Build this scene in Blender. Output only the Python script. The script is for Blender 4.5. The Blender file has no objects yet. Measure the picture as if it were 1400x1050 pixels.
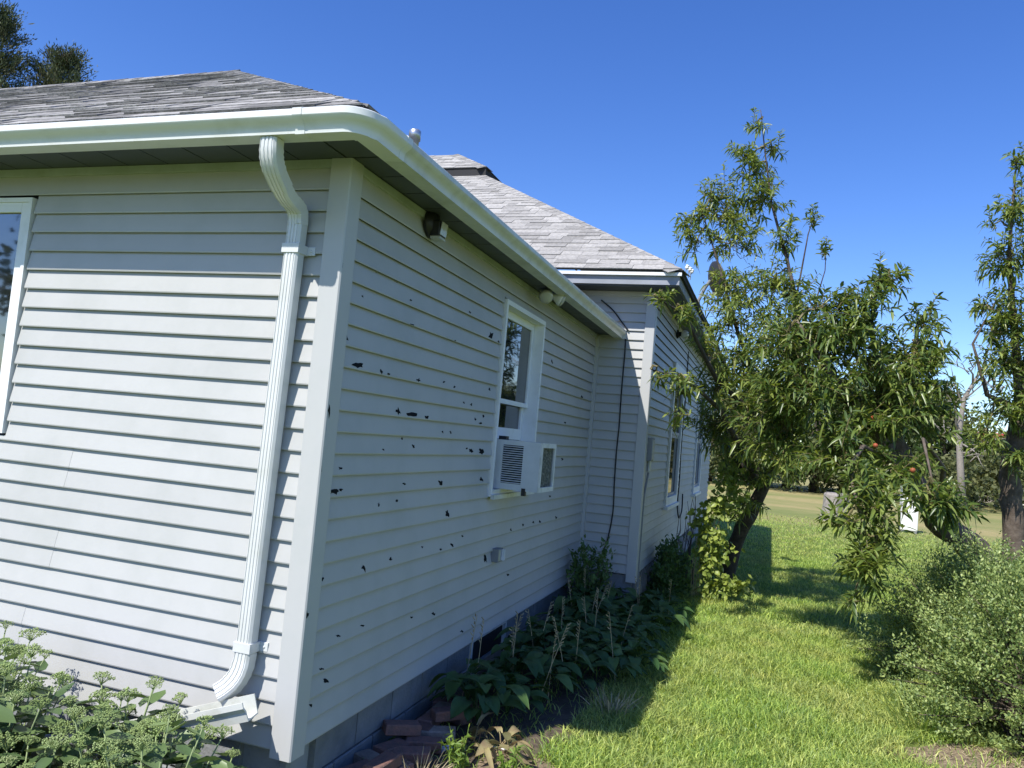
import bpy, math, random
import numpy as np
from mathutils import Vector, Matrix
random.seed(7); RNG = np.random.default_rng(7)
sc = bpy.context.scene
COL = sc.collection
R = math.radians

# ------------------------------------------------------------------ camera
FPX = 1067.164                       # focal length in pixels of the 1400 px wide photograph
CAM = np.array([1.9323, -3.1016, 1.7783])
YAW, PITCH, ROLL = -0.32518, 0.065646, 0.088064
_cy, _sy, _cp, _sp = math.cos(YAW), math.sin(YAW), math.cos(PITCH), math.sin(PITCH)
FW = np.array([_sy*_cp, _cy*_cp, _sp]); RT0 = np.array([_cy, -_sy, 0.0]); UP0 = np.cross(RT0, FW)
RT = math.cos(ROLL)*RT0 + math.sin(ROLL)*UP0
UP = -math.sin(ROLL)*RT0 + math.cos(ROLL)*UP0
cd = bpy.data.cameras.new('camera'); cam = bpy.data.objects.new('camera', cd); COL.objects.link(cam)
cd.sensor_width = 36.0; cd.lens = 36.0*FPX/1400.0; cd.clip_start = 0.05; cd.clip_end = 2000
cam.matrix_world = Matrix(((RT[0], UP[0], -FW[0], CAM[0]), (RT[1], UP[1], -FW[1], CAM[1]),
                           (RT[2], UP[2], -FW[2], CAM[2]), (0, 0, 0, 1)))
sc.camera = cam
sc.render.resolution_x, sc.render.resolution_y = 1024, 768

# ------------------------------------------------------------------ light
SUN = Vector((0.308, 0.73, -1.0)).normalized()          # the way the light travels
w = bpy.data.worlds.new('World'); sc.world = w; w.use_nodes = True
wn = w.node_tree.nodes; bg = wn['Background']
sky = wn.new('ShaderNodeTexSky'); sky.sky_type = 'NISHITA'; sky.sun_disc = False
sky.sun_elevation = math.asin(-SUN.z); sky.sun_rotation = math.atan2(-SUN.x, -SUN.y)
sky.air_density = 1.0; sky.dust_density = 0.3; sky.ozone_density = 4.0; sky.altitude = 300
hs_ = wn.new('ShaderNodeHueSaturation'); hs_.inputs['Saturation'].default_value = 1.25; hs_.inputs['Hue'].default_value = .516
w.node_tree.links.new(sky.outputs[0], hs_.inputs['Color']); w.node_tree.links.new(hs_.outputs[0], bg.inputs[0]); bg.inputs[1].default_value = 0.135
sd = bpy.data.lights.new('sun', 'SUN'); sd.energy = 4.6; sd.angle = R(0.53); sd.color = (1.0, 0.955, 0.88)
so = bpy.data.objects.new('sun', sd); COL.objects.link(so)
so.rotation_euler = SUN.to_track_quat('-Z', 'Y').to_euler()
vs = sc.view_settings; vs.view_transform = 'Standard'; vs.look = 'None'; vs.exposure = 0.62; vs.gamma = 1.0

# ------------------------------------------------------------------ helpers
def px(x, y, depth_y):
    """point seen at photo pixel (x, y) on the plane world-y = depth_y"""
    d = FW + RT*(x-700)/FPX + UP*(525-y)/FPX
    return CAM + d*((depth_y-CAM[1])/d[1])
def px_on_x(x, y, X):
    d = FW + RT*(x-700)/FPX + UP*(525-y)/FPX
    return CAM + d*((X-CAM[0])/d[0])
def px_on_z(x, y, Z):
    d = FW + RT*(x-700)/FPX + UP*(525-y)/FPX
    return CAM + d*((Z-CAM[2])/d[2])

def mesh(name, v, f, mat=None, smooth=False):
    me = bpy.data.meshes.new(name)
    me.from_pydata([tuple(map(float, p)) for p in v], [], [tuple(map(int, q)) for q in f])
    if mat: me.materials.append(mat)
    if smooth: me.polygons.foreach_set('use_smooth', [True]*len(me.polygons))
    me.update(); return me
def mesh_np(name, v, tris, mat, smooth=False):
    """fast path: v (n,3), tris (m,3)"""
    me = bpy.data.meshes.new(name)
    v = np.asarray(v, np.float32); t = np.asarray(tris, np.int32)
    me.vertices.add(len(v)); me.vertices.foreach_set('co', v.ravel())
    me.loops.add(t.size); me.loops.foreach_set('vertex_index', t.ravel())
    me.polygons.add(len(t)); me.polygons.foreach_set('loop_start', np.arange(len(t), dtype=np.int32)*3)
    if smooth: me.polygons.foreach_set('use_smooth', np.ones(len(t), bool))
    me.materials.append(mat); me.update(calc_edges=True); return me
def link(name, me, parent=None, loc=None, rot=None, scale=None):
    o = bpy.data.objects.new(name, me); COL.objects.link(o)
    if parent: o.parent = parent
    if loc is not None: o.location = loc
    if rot is not None: o.rotation_euler = rot
    if scale is not None: o.scale = scale
    return o
def tag(o, label=None, cat=None, group=None, kind=None):
    if label: o['label'] = label
    if cat: o['category'] = cat
    if group: o['group'] = group
    if kind: o['kind'] = kind
    return o
def thing(name, label, cat, loc=(0, 0, 0), group=None):
    o = bpy.data.objects.new(name, None); COL.objects.link(o); o.location = loc; o.empty_display_size = .1
    return tag(o, label, cat, group)

class MB:
    """collects boxes, tubes, prisms; build() makes ONE mesh object"""
    def __init__(s): s.v = []; s.f = []
    def add(s, v, f):
        n = len(s.v); s.v += [tuple(p) for p in v]; s.f += [tuple(i+n for i in q) for q in f]; return s
    def box(s, a, b):
        (x0, y0, z0), (x1, y1, z1) = a, b
        return s.add([(x0,y0,z0),(x1,y0,z0),(x1,y1,z0),(x0,y1,z0),(x0,y0,z1),(x1,y0,z1),(x1,y1,z1),(x0,y1,z1)],
                     [(0,3,2,1),(4,5,6,7),(0,1,5,4),(1,2,6,5),(2,3,7,6),(3,0,4,7)])
    def hexa(s, p):      # 8 corners, bottom ring then top ring
        return s.add(p, [(0,3,2,1),(4,5,6,7),(0,1,5,4),(1,2,6,5),(2,3,7,6),(3,0,4,7)])
    def tube(s, pts, rad, n=8, cap=True):
        pts = [Vector(p) for p in pts]
        rad = [rad]*len(pts) if not hasattr(rad, '__len__') else rad
        rings = []; ref = Vector((0.13, 0.27, 0.95))
        t0 = (pts[1]-pts[0]).normalized(); a = t0.cross(ref)
        if a.length < .1: a = t0.cross(Vector((1, 0, 0)))
        a.normalize()
        for i, p in enumerate(pts):
            t = (pts[min(i+1, len(pts)-1)]-pts[max(i-1, 0)]).normalized()
            a = (a - t*a.dot(t)).normalized(); b = t.cross(a)
            rings.append([p + (a*math.cos(2*math.pi*k/n)+b*math.sin(2*math.pi*k/n))*rad[i] for k in range(n)])
        v = [q for r in rings for q in r]; f = []
        for i in range(len(pts)-1):
            for k in range(n):
                f.append((i*n+k, i*n+(k+1) % n, (i+1)*n+(k+1) % n, (i+1)*n+k))
        if cap: f.append(tuple(range(n-1, -1, -1))); f.append(tuple((len(pts)-1)*n+k for k in range(n)))
        return s.add(v, f)
    def sweep(s, sections, closed=True, caps=True):
        n = len(sections[0]); v = [q for r in sections for q in r]; f = []
        for i in range(len(sections)-1):
            for k in range(n if closed else n-1):
                f.append((i*n+k, i*n+(k+1) % n, (i+1)*n+(k+1) % n, (i+1)*n+k))
        if caps: f.append(tuple(range(n-1, -1, -1))); f.append(tuple((len(sections)-1)*n+k for k in range(n)))
        return s.add(v, f)
    def lathe(s, prof, c, axis=(0, 0, 1), n=16):
        ax = Vector(axis).normalized(); a = ax.orthogonal().normalized(); b = ax.cross(a); c = Vector(c)
        secs = [[c+ax*h+(a*math.cos(2*math.pi*k/n)+b*math.sin(2*math.pi*k/n))*max(r, 1e-4) for k in range(n)] for r, h in prof]
        return s.sweep(secs)
    def build(s, name, mat, parent=None, smooth=False, loc=None):
        v = s.v
        if loc is not None: v = [(p[0]-loc[0], p[1]-loc[1], p[2]-loc[2]) for p in v]
        o = link(name, mesh(name, v, s.f, mat, smooth), parent, loc)
        return o
def bevel(o, width=.004, seg=2):
    m = o.modifiers.new('bevel', 'BEVEL'); m.width = width; m.segments = seg; m.limit_method = 'ANGLE'; return o
def autosmooth(o, deg=35):
    me = o.data
    me.polygons.foreach_set('use_smooth', [True]*len(me.polygons))
    import bmesh
    bm = bmesh.new(); bm.from_mesh(me)
    for e in bm.edges:
        if len(e.link_faces) == 2 and e.calc_face_angle(0) > R(deg): e.smooth = False
    bm.to_mesh(me); bm.free(); return o

# ------------------------------------------------------------------ materials
def mat(name, col, rough=.6, var=0.0, noise=None, bump=None, spec=.4, metal=0, island=0.0, translucent=0.0, col2=None,
        nscale=4.0, contrast=(.35, .65), coat=0):
    m = bpy.data.materials.new(name); m.use_nodes = True; nt = m.node_tree; N = nt.nodes; Lk = nt.links
    b = N['Principled BSDF']; b.inputs['Roughness'].default_value = rough
    b.inputs['Specular IOR Level'].default_value = spec; b.inputs['Metallic'].default_value = metal
    if coat: b.inputs['Coat Weight'].default_value = coat
    tc = N.new('ShaderNodeTexCoord'); geo = N.new('ShaderNodeNewGeometry'); oi = N.new('ShaderNodeObjectInfo')
    rgb = N.new('ShaderNodeRGB'); rgb.outputs[0].default_value = (*col, 1); out = rgb.outputs[0]
    if col2 is not None:
        nz = N.new('ShaderNodeTexNoise'); nz.inputs['Scale'].default_value = nscale; nz.inputs['Detail'].default_value = 8
        nz.inputs['Roughness'].default_value = .65
        Lk.new(geo.outputs['Position'], nz.inputs['Vector'])
        mr = N.new('ShaderNodeMapRange'); mr.inputs[1].default_value, mr.inputs[2].default_value = contrast
        Lk.new(nz.outputs[0], mr.inputs[0])
        mx = N.new('ShaderNodeMix'); mx.data_type = 'RGBA'; mx.inputs['B'].default_value = (*col2, 1)
        Lk.new(mr.outputs[0], mx.inputs['Factor']); Lk.new(out, mx.inputs['A']); out = mx.outputs['Result']
    for amt, src in ((var, oi.outputs['Random']), (island, geo.outputs['Random Per Island'])):
        if amt:
            mr = N.new('ShaderNodeMapRange'); mr.inputs[3].default_value = 1-amt; mr.inputs[4].default_value = 1+amt
            Lk.new(src, mr.inputs[0])
            hv = N.new('ShaderNodeHueSaturation'); Lk.new(mr.outputs[0], hv.inputs['Value']); Lk.new(out, hv.inputs['Color'])
            if translucent:
                mh = N.new('ShaderNodeMapRange'); mh.inputs[3].default_value = .5+amt*.05; mh.inputs[4].default_value = .5-amt*.06
                Lk.new(src, mh.inputs[0]); Lk.new(mh.outputs[0], hv.inputs['Hue'])
            out = hv.outputs[0]
    Lk.new(out, b.inputs['Base Color'])
    if bump:
        sc_, st = bump; nz = N.new('ShaderNodeTexNoise'); nz.inputs['Scale'].default_value = sc_; nz.inputs['Detail'].default_value = 6
        Lk.new(geo.outputs['Position'], nz.inputs['Vector'])
        bp = N.new('ShaderNodeBump'); bp.inputs['Strength'].default_value = st; bp.inputs['Distance'].default_value = .01
        Lk.new(nz.outputs[0], bp.inputs['Height']); Lk.new(bp.outputs[0], b.inputs['Normal'])
    if translucent:
        t = N.new('ShaderNodeBsdfTranslucent'); sh = N.new('ShaderNodeMixShader'); sh.inputs[0].default_value = translucent
        hs = N.new('ShaderNodeHueSaturation'); hs.inputs['Hue'].default_value = .485; hs.inputs['Saturation'].default_value = 1.15
        hs.inputs['Value'].default_value = 1.5
        Lk.new(out, hs.inputs['Color']); Lk.new(hs.outputs[0], t.inputs[0])
        Lk.new(b.outputs[0], sh.inputs[1]); Lk.new(t.outputs[0], sh.inputs[2])
        Lk.new(sh.outputs[0], N['Material Output'].inputs[0])
    return m

M = {}
M['siding'] = mat('vinyl siding', (.432, .436, .428), .48, var=.035, col2=(.35, .362, .345), nscale=2.2, contrast=(.45, .9), bump=(9, .10), spec=.3)
M['trim'] = mat('vinyl trim', (.455, .462, .458), .42, col2=(.41, .43, .42), nscale=3, contrast=(.5, .85), spec=.3)
M['undersill'] = mat('algae stained trim', (.42, .455, .44), .5, col2=(.31, .345, .29), nscale=5, contrast=(.35, .7))
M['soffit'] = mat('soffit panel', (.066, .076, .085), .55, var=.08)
M['gutter'] = mat('painted gutter', (.66, .68, .66), .3, col2=(.52, .53, .46), nscale=3.5, contrast=(.5, .8), spec=.5, bump=(5, .12))
M['gutter_dirty'] = mat('stained gutter', (.60, .615, .58), .35, col2=(.43, .44, .38), nscale=6, contrast=(.45, .72), spec=.45, bump=(5, .15))
M['spout'] = mat('painted downspout', (.60, .615, .61), .32, col2=(.52, .53, .49), nscale=5, contrast=(.5, .8), spec=.5)
M['white'] = mat('white window paint', (.74, .76, .77), .45, col2=(.62, .64, .62), nscale=6, contrast=(.5, .8))
M['oldwhite'] = mat('weathered white paint', (.64, .65, .63), .6, col2=(.40, .42, .36), nscale=9, contrast=(.5, .75))
M['hole'] = mat('dark sheathing behind torn vinyl', (.012, .013, .015), .9, spec=.1)
M['lap_shade'] = mat('painted shade in the siding laps', (.03, .033, .026), .9)  # near-black colour standing in for deep shade under each board
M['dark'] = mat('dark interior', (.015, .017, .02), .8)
M['shingle'] = mat('asphalt shingle', (.335, .325, .305), .92, var=.22, island=.22, col2=(.22, .215, .205), nscale=30, contrast=(.35, .65), bump=(160, .5), spec=.2)
M['shingle_dark'] = mat('weathered asphalt shingle', (.30, .295, .285), .92, var=.42, island=.42, col2=(.15, .145, .14), nscale=30, contrast=(.35, .65), bump=(160, .5), spec=.2)
M['felt'] = mat('roof edge felt', (.03, .03, .032), .9)
M['fascia'] = mat('grey painted fascia', (.30, .32, .36), .5, col2=(.24, .26, .29), nscale=4)
M['block'] = mat('concrete block', (.24, .25, .26), .92, var=.10, col2=(.16, .17, .175), nscale=7, contrast=(.3, .7), bump=(60, .5))
M['mortar'] = mat('mortar', (.30, .31, .32), .95, bump=(50, .4))
M['stone'] = mat('rubble stone', (.27, .26, .24), .9, var=.2, col2=(.17, .165, .16), nscale=8, bump=(18, .5))
M['brick'] = mat('old red brick', (.26, .13, .10), .92, var=.25, col2=(.15, .10, .085), nscale=22, contrast=(.35, .7), bump=(70, .6))
M['brick_tan'] = mat('old tan brick', (.32, .25, .20), .92, var=.2, col2=(.2, .16, .13), nscale=20, bump=(70, .6))
M['black_plastic'] = mat('black plastic', (.02, .02, .022), .4)
M['lens'] = mat('floodlight lens', (.42, .42, .38), .12, spec=.6)
M['galv'] = mat('galvanised steel', (.45, .48, .52), .35, metal=.8)
M['greybox'] = mat('grey box', (.20, .21, .22), .5)
M['ac_body'] = mat('air conditioner casing', (.60, .63, .66), .4, col2=(.52, .55, .57), nscale=6)
M['coil'] = mat('dirty condenser coil', (.16, .17, .14), .7, metal=.3, col2=(.42, .42, .37), nscale=42, contrast=(.45, .7), bump=(60, .8))
M['bark'] = mat('peach bark', (.085, .065, .05), .95, col2=(.16, .13, .105), nscale=14, contrast=(.4, .7), bump=(30, 1.0))
M['bark_dark'] = mat('dark bark', (.05, .04, .033), .95, col2=(.11, .09, .075), nscale=12, contrast=(.4, .7), bump=(30, 1.0))
M['twig'] = mat('green twig', (.14, .12, .05), .7)
M['deadwood'] = mat('grey dead wood', (.30, .27, .24), .9, col2=(.18, .16, .14), nscale=20, bump=(40, .6))
M['peach_leaf'] = mat('peach leaf', (.160, .222, .050), .36, var=.3, island=.55, translucent=.34, spec=.5)
M['hosta_leaf'] = mat('hosta leaf', (.055, .115, .032), .5, var=.35, translucent=.2, spec=.4, col2=(.10, .15, .04), nscale=7, contrast=(.5, .8))
M['wilt_leaf'] = mat('wilted leaf', (.27, .27, .11), .7, var=.45, translucent=.25, col2=(.20, .15, .08), nscale=9)
M['pale_leaf'] = mat('bleached leaf', (.62, .60, .60), .7, var=.1)
M['sedum_leaf'] = mat('stonecrop leaf', (.105, .165, .060), .40, var=.35, translucent=.15, spec=.5)
M['sedum_bud'] = mat('stonecrop buds', (.225, .295, .10), .6, island=.25, var=.12)
M['sedum_stem'] = mat('stonecrop stem', (.22, .28, .12), .6)
M['hedge_leaf'] = mat('shrub leaf', (.235, .315, .105), .45, island=.45, translucent=.30, spec=.45)
M['vine_leaf'] = mat('vine leaf', (.22, .285, .06), .45, island=.3, translucent=.3)
M['weed_leaf'] = mat('weed leaf', (.16, .25, .04), .55, island=.3, translucent=.3)
M['juniper'] = mat('juniper foliage', (.075, .100, .048), .7, island=.45, translucent=.1, col2=(.11, .10, .05), nscale=1.2, contrast=(.45, .7))
M['far_leaf'] = mat('far tree leaf', (.058, .088, .024), .6, island=.45, translucent=.2, col2=(.10, .105, .035), nscale=.25, contrast=(.4, .7))
M['far_olive'] = mat('far olive shrub', (.11, .12, .045), .6, island=.4, translucent=.2, col2=(.075, .10, .03), nscale=.5)
M['straw'] = mat('dry stalk', (.36, .30, .18), .8, island=.3)
M['grass'] = mat('grass blade', (.270, .400, .092), .45, island=.55, translucent=.40, col2=(.37, .42, .14), nscale=1.3, contrast=(.4, .7), spec=.35)
M['cable'] = mat('black cable', (.012, .012, .013), .5)
M['dish'] = mat('dark satellite dish', (.03, .032, .036), .45)
M['porcelain'] = mat('white porcelain', (.75, .75, .72), .25)
M['red'] = mat('red painted boards', (.30, .035, .03), .7)
M['peach'] = mat('ripe peach', (.24, .08, .03), .6, col2=(.42, .06, .03), nscale=20)
M['stump'] = mat('weathered stump', (.33, .30, .27), .95, col2=(.20, .18, .16), nscale=9, bump=(20, 1))

def glass_mat():
    m = bpy.data.materials.new('window glass'); m.use_nodes = True; nt = m.node_tree; N = nt.nodes; b = N['Principled BSDF']
    b.inputs['Base Color'].default_value = (.012, .014, .016, 1); b.inputs['Roughness'].default_value = .03
    b.inputs['Specular IOR Level'].default_value = 1.0; b.inputs['IOR'].default_value = 1.9
    nz = N.new('ShaderNodeTexNoise'); nz.inputs['Scale'].default_value = 2.2; geo = N.new('ShaderNodeNewGeometry')
    nt.links.new(geo.outputs['Position'], nz.inputs['Vector'])
    bp = N.new('ShaderNodeBump'); bp.inputs['Strength'].default_value = .05; bp.inputs['Distance'].default_value = .02
    nt.links.new(nz.outputs[0], bp.inputs['Height']); nt.links.new(bp.outputs[0], b.inputs['Normal'])
    return m
M['glass'] = glass_mat()

def ground_mat():
    m = bpy.data.materials.new('lawn ground'); m.use_nodes = True; nt = m.node_tree; N = nt.nodes; Lk = nt.links
    b = N['Principled BSDF']; b.inputs['Roughness'].default_value = .9; b.inputs['Specular IOR Level'].default_value = .15
    geo = N.new('ShaderNodeNewGeometry')
    def noise(scale, detail=6, stretch=None):
        nz = N.new('ShaderNodeTexNoise'); nz.inputs['Scale'].default_value = scale; nz.inputs['Detail'].default_value = detail
        if stretch:
            mp = N.new('ShaderNodeMapping'); mp.inputs['Scale'].default_value = stretch
            Lk.new(geo.outputs['Position'], mp.inputs[0]); Lk.new(mp.outputs[0], nz.inputs['Vector'])
        else: Lk.new(geo.outputs['Position'], nz.inputs['Vector'])
        return nz.outputs[0]
    def ramp(src, a, bb):
        mr = N.new('ShaderNodeMapRange'); mr.inputs[1].default_value = a; mr.inputs[2].default_value = bb; Lk.new(src, mr.inputs[0]); return mr.outputs[0]
    def mix(f, a, c):
        mx = N.new('ShaderNodeMix'); mx.data_type = 'RGBA'
        if hasattr(f, 'node'): Lk.new(f, mx.inputs['Factor'])
        else: mx.inputs['Factor'].default_value = f
        for s, k in ((a, 'A'), (c, 'B')):
            if hasattr(s, 'node'): Lk.new(s, mx.inputs[k])
            else: mx.inputs[k].default_value = (*s, 1)
        return mx.outputs['Result']
    g = mix(ramp(noise(9), .3, .7), (.12, .17, .035), (.19, .23, .06))
    g = mix(ramp(noise(70, 3), .45, .75), g, (.06, .085, .02))
    # mown far lawn: straw-coloured dry bands beyond the back of the house
    sep = N.new('ShaderNodeSeparateXYZ'); Lk.new(geo.outputs['Position'], sep.inputs[0])
    far = ramp(sep.outputs['Y'], 12, 24)
    dry = ramp(noise(.22, 5, (.35, 1, 1)), .40, .62)
    mul = N.new('ShaderNodeMath'); mul.operation = 'MULTIPLY'; Lk.new(far, mul.inputs[0]); Lk.new(dry, mul.inputs[1])
    straw = mix(ramp(noise(3), .3, .7), (.36, .29, .14), (.27, .25, .10))
    farg = mix(ramp(noise(1.2), .3, .7), (.15, .19, .055), (.21, .22, .08))
    g = mix(far, g, farg)
    g = mix(mul.outputs[0], g, straw)
    Lk.new(g, b.inputs['Base Color'])
    bp = N.new('ShaderNodeBump'); bp.inputs['Strength'].default_value = .7; bp.inputs['Distance'].default_value = .03
    Lk.new(noise(45, 5), bp.inputs['Height']); Lk.new(bp.outputs[0], b.inputs['Normal'])
    return m
M['ground'] = ground_mat()
M['soil'] = mat('bed soil', (.075, .058, .043), .95, col2=(.13, .10, .07), nscale=16, contrast=(.4, .7), bump=(40, .9))
M['strawsoil'] = mat('dry mulch', (.26, .20, .13), .95, col2=(.13, .095, .065), nscale=18, contrast=(.35, .65), bump=(50, .9))

# ------------------------------------------------------------------ the setting
g = link('lawn', mesh('lawn', [(-220, -220, 0), (220, -220, 0), (220, 260, 0), (-220, 260, 0)], [(0, 1, 2, 3)], M['ground']))
tag(g, kind='structure')
def patch(name, cx, cy, rx, ry, z, m, seed, n=40, k=None):
    rr = random.Random(seed); v = [(cx, cy, z+.004)]; ph = [rr.uniform(0, 6.28) for _ in range(4)]
    for i in range(n):
        a = 2*math.pi*i/n; q = 1+.10*math.sin(3*a+ph[0])+.07*math.sin(5*a+ph[1])+.05*math.sin(9*a+ph[2])
        v.append((cx+rx*q*math.cos(a), cy+ry*q*math.sin(a), z))
    o = link(name, mesh(name, v, [(0, 1+i, 1+(i+1) % n) for i in range(n)], m)); tag(o, kind='structure'); return o
patch('flower_bed_soil', .42, 2.85, .56, 2.75, .005, M['soil'], 3)
patch('front_bed_soil', -1.1, -.55, 1.65, .62, .005, M['soil'], 4)
patch('bare_soil_patch', 3.45, 2.55, .62, .42, .006, M['strawsoil'], 5)
patch('worn_soil_patch', .82, .95, .30, .30, .009, M['strawsoil'], 8)

# ================================================================== HOUSE
C = 0.1016; ZB = 0.30; L = 5.43; W2 = 0.62; ZS = 2.985          # course, siding bottom, depth of front block, step of rear block, soffit
house = thing('farmhouse', 'single-storey farmhouse with hail-torn pale grey vinyl siding, white gutters and grey shingle hip roofs', 'house', (0, 0, 0))

# ---- siding
PROF = [(-.006, .012), (.0176, .012), (.0176, 0), (.0198, 0), (.0214, .006), (.0030, C+.004), (-.006, C+.004)]      # (out, up), hooked lower lip
def prof_out(h):   # surface distance from the wall plane at height h above a board's lower edge
    return .0214-(h-.006)*(.0184/(C-.002)) if h > .006 else .0206
_bm = {}
def board_mesh(length, h0=0.0, h1=C):
    """a board, or the strip of it between heights h0 and h1 above its lower edge"""
    key = (round(length, 3), round(h0, 3), round(h1, 3))
    if key not in _bm:
        if h0 > .012: pr = [(-.006, h0), (prof_out(h0), h0)]
        else: pr = list(PROF[:5])
        if h1 < C-.001: pr += [(prof_out(h1), h1), (-.006, h1)]
        else: pr += list(PROF[5:])
        b = MB().sweep([[(q, -o, h) for o, h in pr] for q in (0.0, length)])
        me = mesh('siding_board', b.v, [tuple(reversed(f)) for f in b.f], M['siding'])
        if h0 <= .012:                       # channel behind the lower lip painted near-black to deepen the lap shade
            me.materials.append(M['lap_shade']); me.polygons[0].material_index = 1; me.polygons[1].material_index = 1
        _bm[key] = me
    return _bm[key]
class Wall:
    """frame: local x along the wall (to the viewer's right), local -y outward, z up"""
    def __init__(s, org, ang): s.org = org; s.ang = ang
    def place(s, parent, u, z, length, h0=0.0, h1=C, lift=0.0):
        ca, sa = math.cos(s.ang), math.sin(s.ang)
        return link('siding_board', board_mesh(length, h0, h1), parent,
                    (s.org[0]+ca*u+sa*lift, s.org[1]+sa*u-ca*lift, z), (0, 0, s.ang))
def siding(wall, parent, u0, u1, zbot, ztop, openings=(), seams=()):
    """openings: (ua, ub, za, zb); seams: (course, [u, ...]) pairs"""
    k = 0; z = zbot; sm = dict(seams)
    while z < ztop-.012:
        h = min(C, ztop-z); spans = [(u0, u1)]; strips = []
        for ua, ub, za, zb in openings:
            if z+h > za+.003 and z < zb-.003:
                ns = []
                for a, b in spans:
                    if ub <= a or ua >= b: ns.append((a, b)); continue
                    if ua-a > .02: ns.append((a, ua))
                    if b-ub > .02: ns.append((ub, b))
                spans = ns
                if za-z > .014: strips.append((ua, ub, 0.0, za-z))
                if z+h-zb > .010: strips.append((ua, ub, zb-z, h))
        for a, b in spans:
            es = [a]+[c for c in sm.get(k, []) if a+.15 < c < b-.15]+[b]
            for i in range(len(es)-1):       # lapped joint: every second length lies 1.2 mm proud
                wall.place(parent, es[i]+(.0015 if i else 0), z, es[i+1]-es[i]-(.0015 if i else 0), 0.0, h, .0012*(i % 2))
        for a, b, h0, h1 in strips: wall.place(parent, a, z, b-a, h0, h1)
        z += C; k += 1
def core(name, a, b, label, hole=None):
    bb_ = MB()
    if hole is None: bb_.box(a, b)
    else:                                    # window opening y0 y1 z0 z1
        h0, h1, h2, h3 = hole
        bb_.box(a, (b[0], h0, b[2])); bb_.box((a[0], h1, a[2]), b)
        bb_.box((a[0], h0, a[2]), (b[0], h1, h2)); bb_.box((a[0], h0, h3), (b[0], h1, b[2]))
    o = bb_.build(name, M['dark'], house); o['label'] = label; return o

FRONT_W = 9.0
front = core('wall', (-FRONT_W, .010, ZB+.014), (-.010, .16, ZS+.1), 'sunlit front wall')
side = core('wall', (-.16, .16, ZB+.014), (-.010, L+.02, ZS+.1), 'hail-torn shaded side wall', (2.285, 3.265, 1.35, 2.75))
rear_front = core('wall', (-4.0, L+.010, .42), (W2-.010, L+.16, 3.6), 'short wall where the rear block steps out')
rear_side = core('wall', (W2-.16, L+.16, .42), (W2-.010, 15.25, 3.6), 'long shaded wall of the rear block')
FW_ = Wall((-FRONT_W, 0), 0.0)               # u = x + FRONT_W
SW_ = Wall((0, 0), math.pi/2)                # u = y
RF_ = Wall((-4.0, L), 0.0)                   # u = x + 4
RS_ = Wall((W2, L), math.pi/2)               # u = y - L
WF = (-2.86, -1.905, 1.555, 2.825)           # front window x0 x1 z0 z1
WS = (2.26, 3.29, 1.325, 2.775)              # side window y0 y1 z0 z1
sx = lambda p: px(p[0], p[1], 0)[0]+FRONT_W
seams = {}
for k, xs in ((11, 100), (10, 93), (7, 80), (6, 73), (3, 35), (2, 30)):
    yy = {11: 628, 10: 655, 7: 738, 6: 765, 3: 845, 2: 870}[k]; seams[k] = [sx((xs, yy)), sx((xs, yy))-3.4]
for k in (4, 5, 8, 9, 12, 13, 0, 1, 14, 15, 18, 19): seams.setdefault(k, [FRONT_W-3.1-.37*((k//2)*7 % 5)])
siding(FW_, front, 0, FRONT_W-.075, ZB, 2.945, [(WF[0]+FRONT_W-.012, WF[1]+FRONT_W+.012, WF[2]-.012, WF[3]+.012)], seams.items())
s2 = {}
for k in range(0, 26, 2):
    c = [1.15, 3.9, 2.0, 4.6][(k//2) % 4]; s2[k] = [c]; s2[k+1] = [c+.0]
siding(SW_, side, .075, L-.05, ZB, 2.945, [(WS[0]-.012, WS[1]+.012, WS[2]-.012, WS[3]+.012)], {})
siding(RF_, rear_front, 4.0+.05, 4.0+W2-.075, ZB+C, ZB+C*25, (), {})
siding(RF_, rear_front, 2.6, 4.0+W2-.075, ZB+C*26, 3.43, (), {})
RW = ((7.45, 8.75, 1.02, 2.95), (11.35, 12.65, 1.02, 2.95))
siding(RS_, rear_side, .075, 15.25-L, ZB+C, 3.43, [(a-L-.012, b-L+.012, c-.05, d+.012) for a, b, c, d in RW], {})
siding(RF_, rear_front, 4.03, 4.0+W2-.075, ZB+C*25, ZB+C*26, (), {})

# corner posts and the strip under the soffit
def corner_post(x, y, z0, z1, wdt=.078, out=.030, name='corner_post', parent=house):
    """outside corner whose faces look -y and +x"""
    b = MB(); t = .006
    sec = [(x-wdt, y+.0), (x-wdt, y-out), (x+out-.006, y-out), (x+out, y-out+.006), (x+out, y+wdt), (x, y+wdt), (x, y)]
    b.sweep([[(p[0], p[1], z) for p in sec] for z in (z0, z1)])
    b.f = [tuple(reversed(f)) for f in b.f] if False else b.f
    return b.build(name, M['trim'], parent)
cp = corner_post(0, 0, ZB-.03, ZS-.001, parent=side)
corner_post(W2, L, ZB+.02, 3.475, parent=rear_side)
MB().box((.0005, L-.050, ZB+.06), (.050, L-.0005, ZS-.02)).build('inside_corner_trim', M['trim'], side)
MB().box((-FRONT_W, -.024, 2.945), (-.080, .004, ZS-.001)).build('undersill_trim', M['undersill'], front)
MB().box((-.004, .080, 2.945), (.024, L-.052, ZS-.001)).build('undersill_trim', M['undersill'], side)
MB().box((-1.6, L-.02, 3.43), (W2-.08, L+.004, 3.484)).build('undersill_trim', M['trim'], rear_front)
MB().box((W2-.004, L+.08, 3.43), (W2+.02, 15.25, 3.484)).build('undersill_trim', M['trim'], rear_side)

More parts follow.
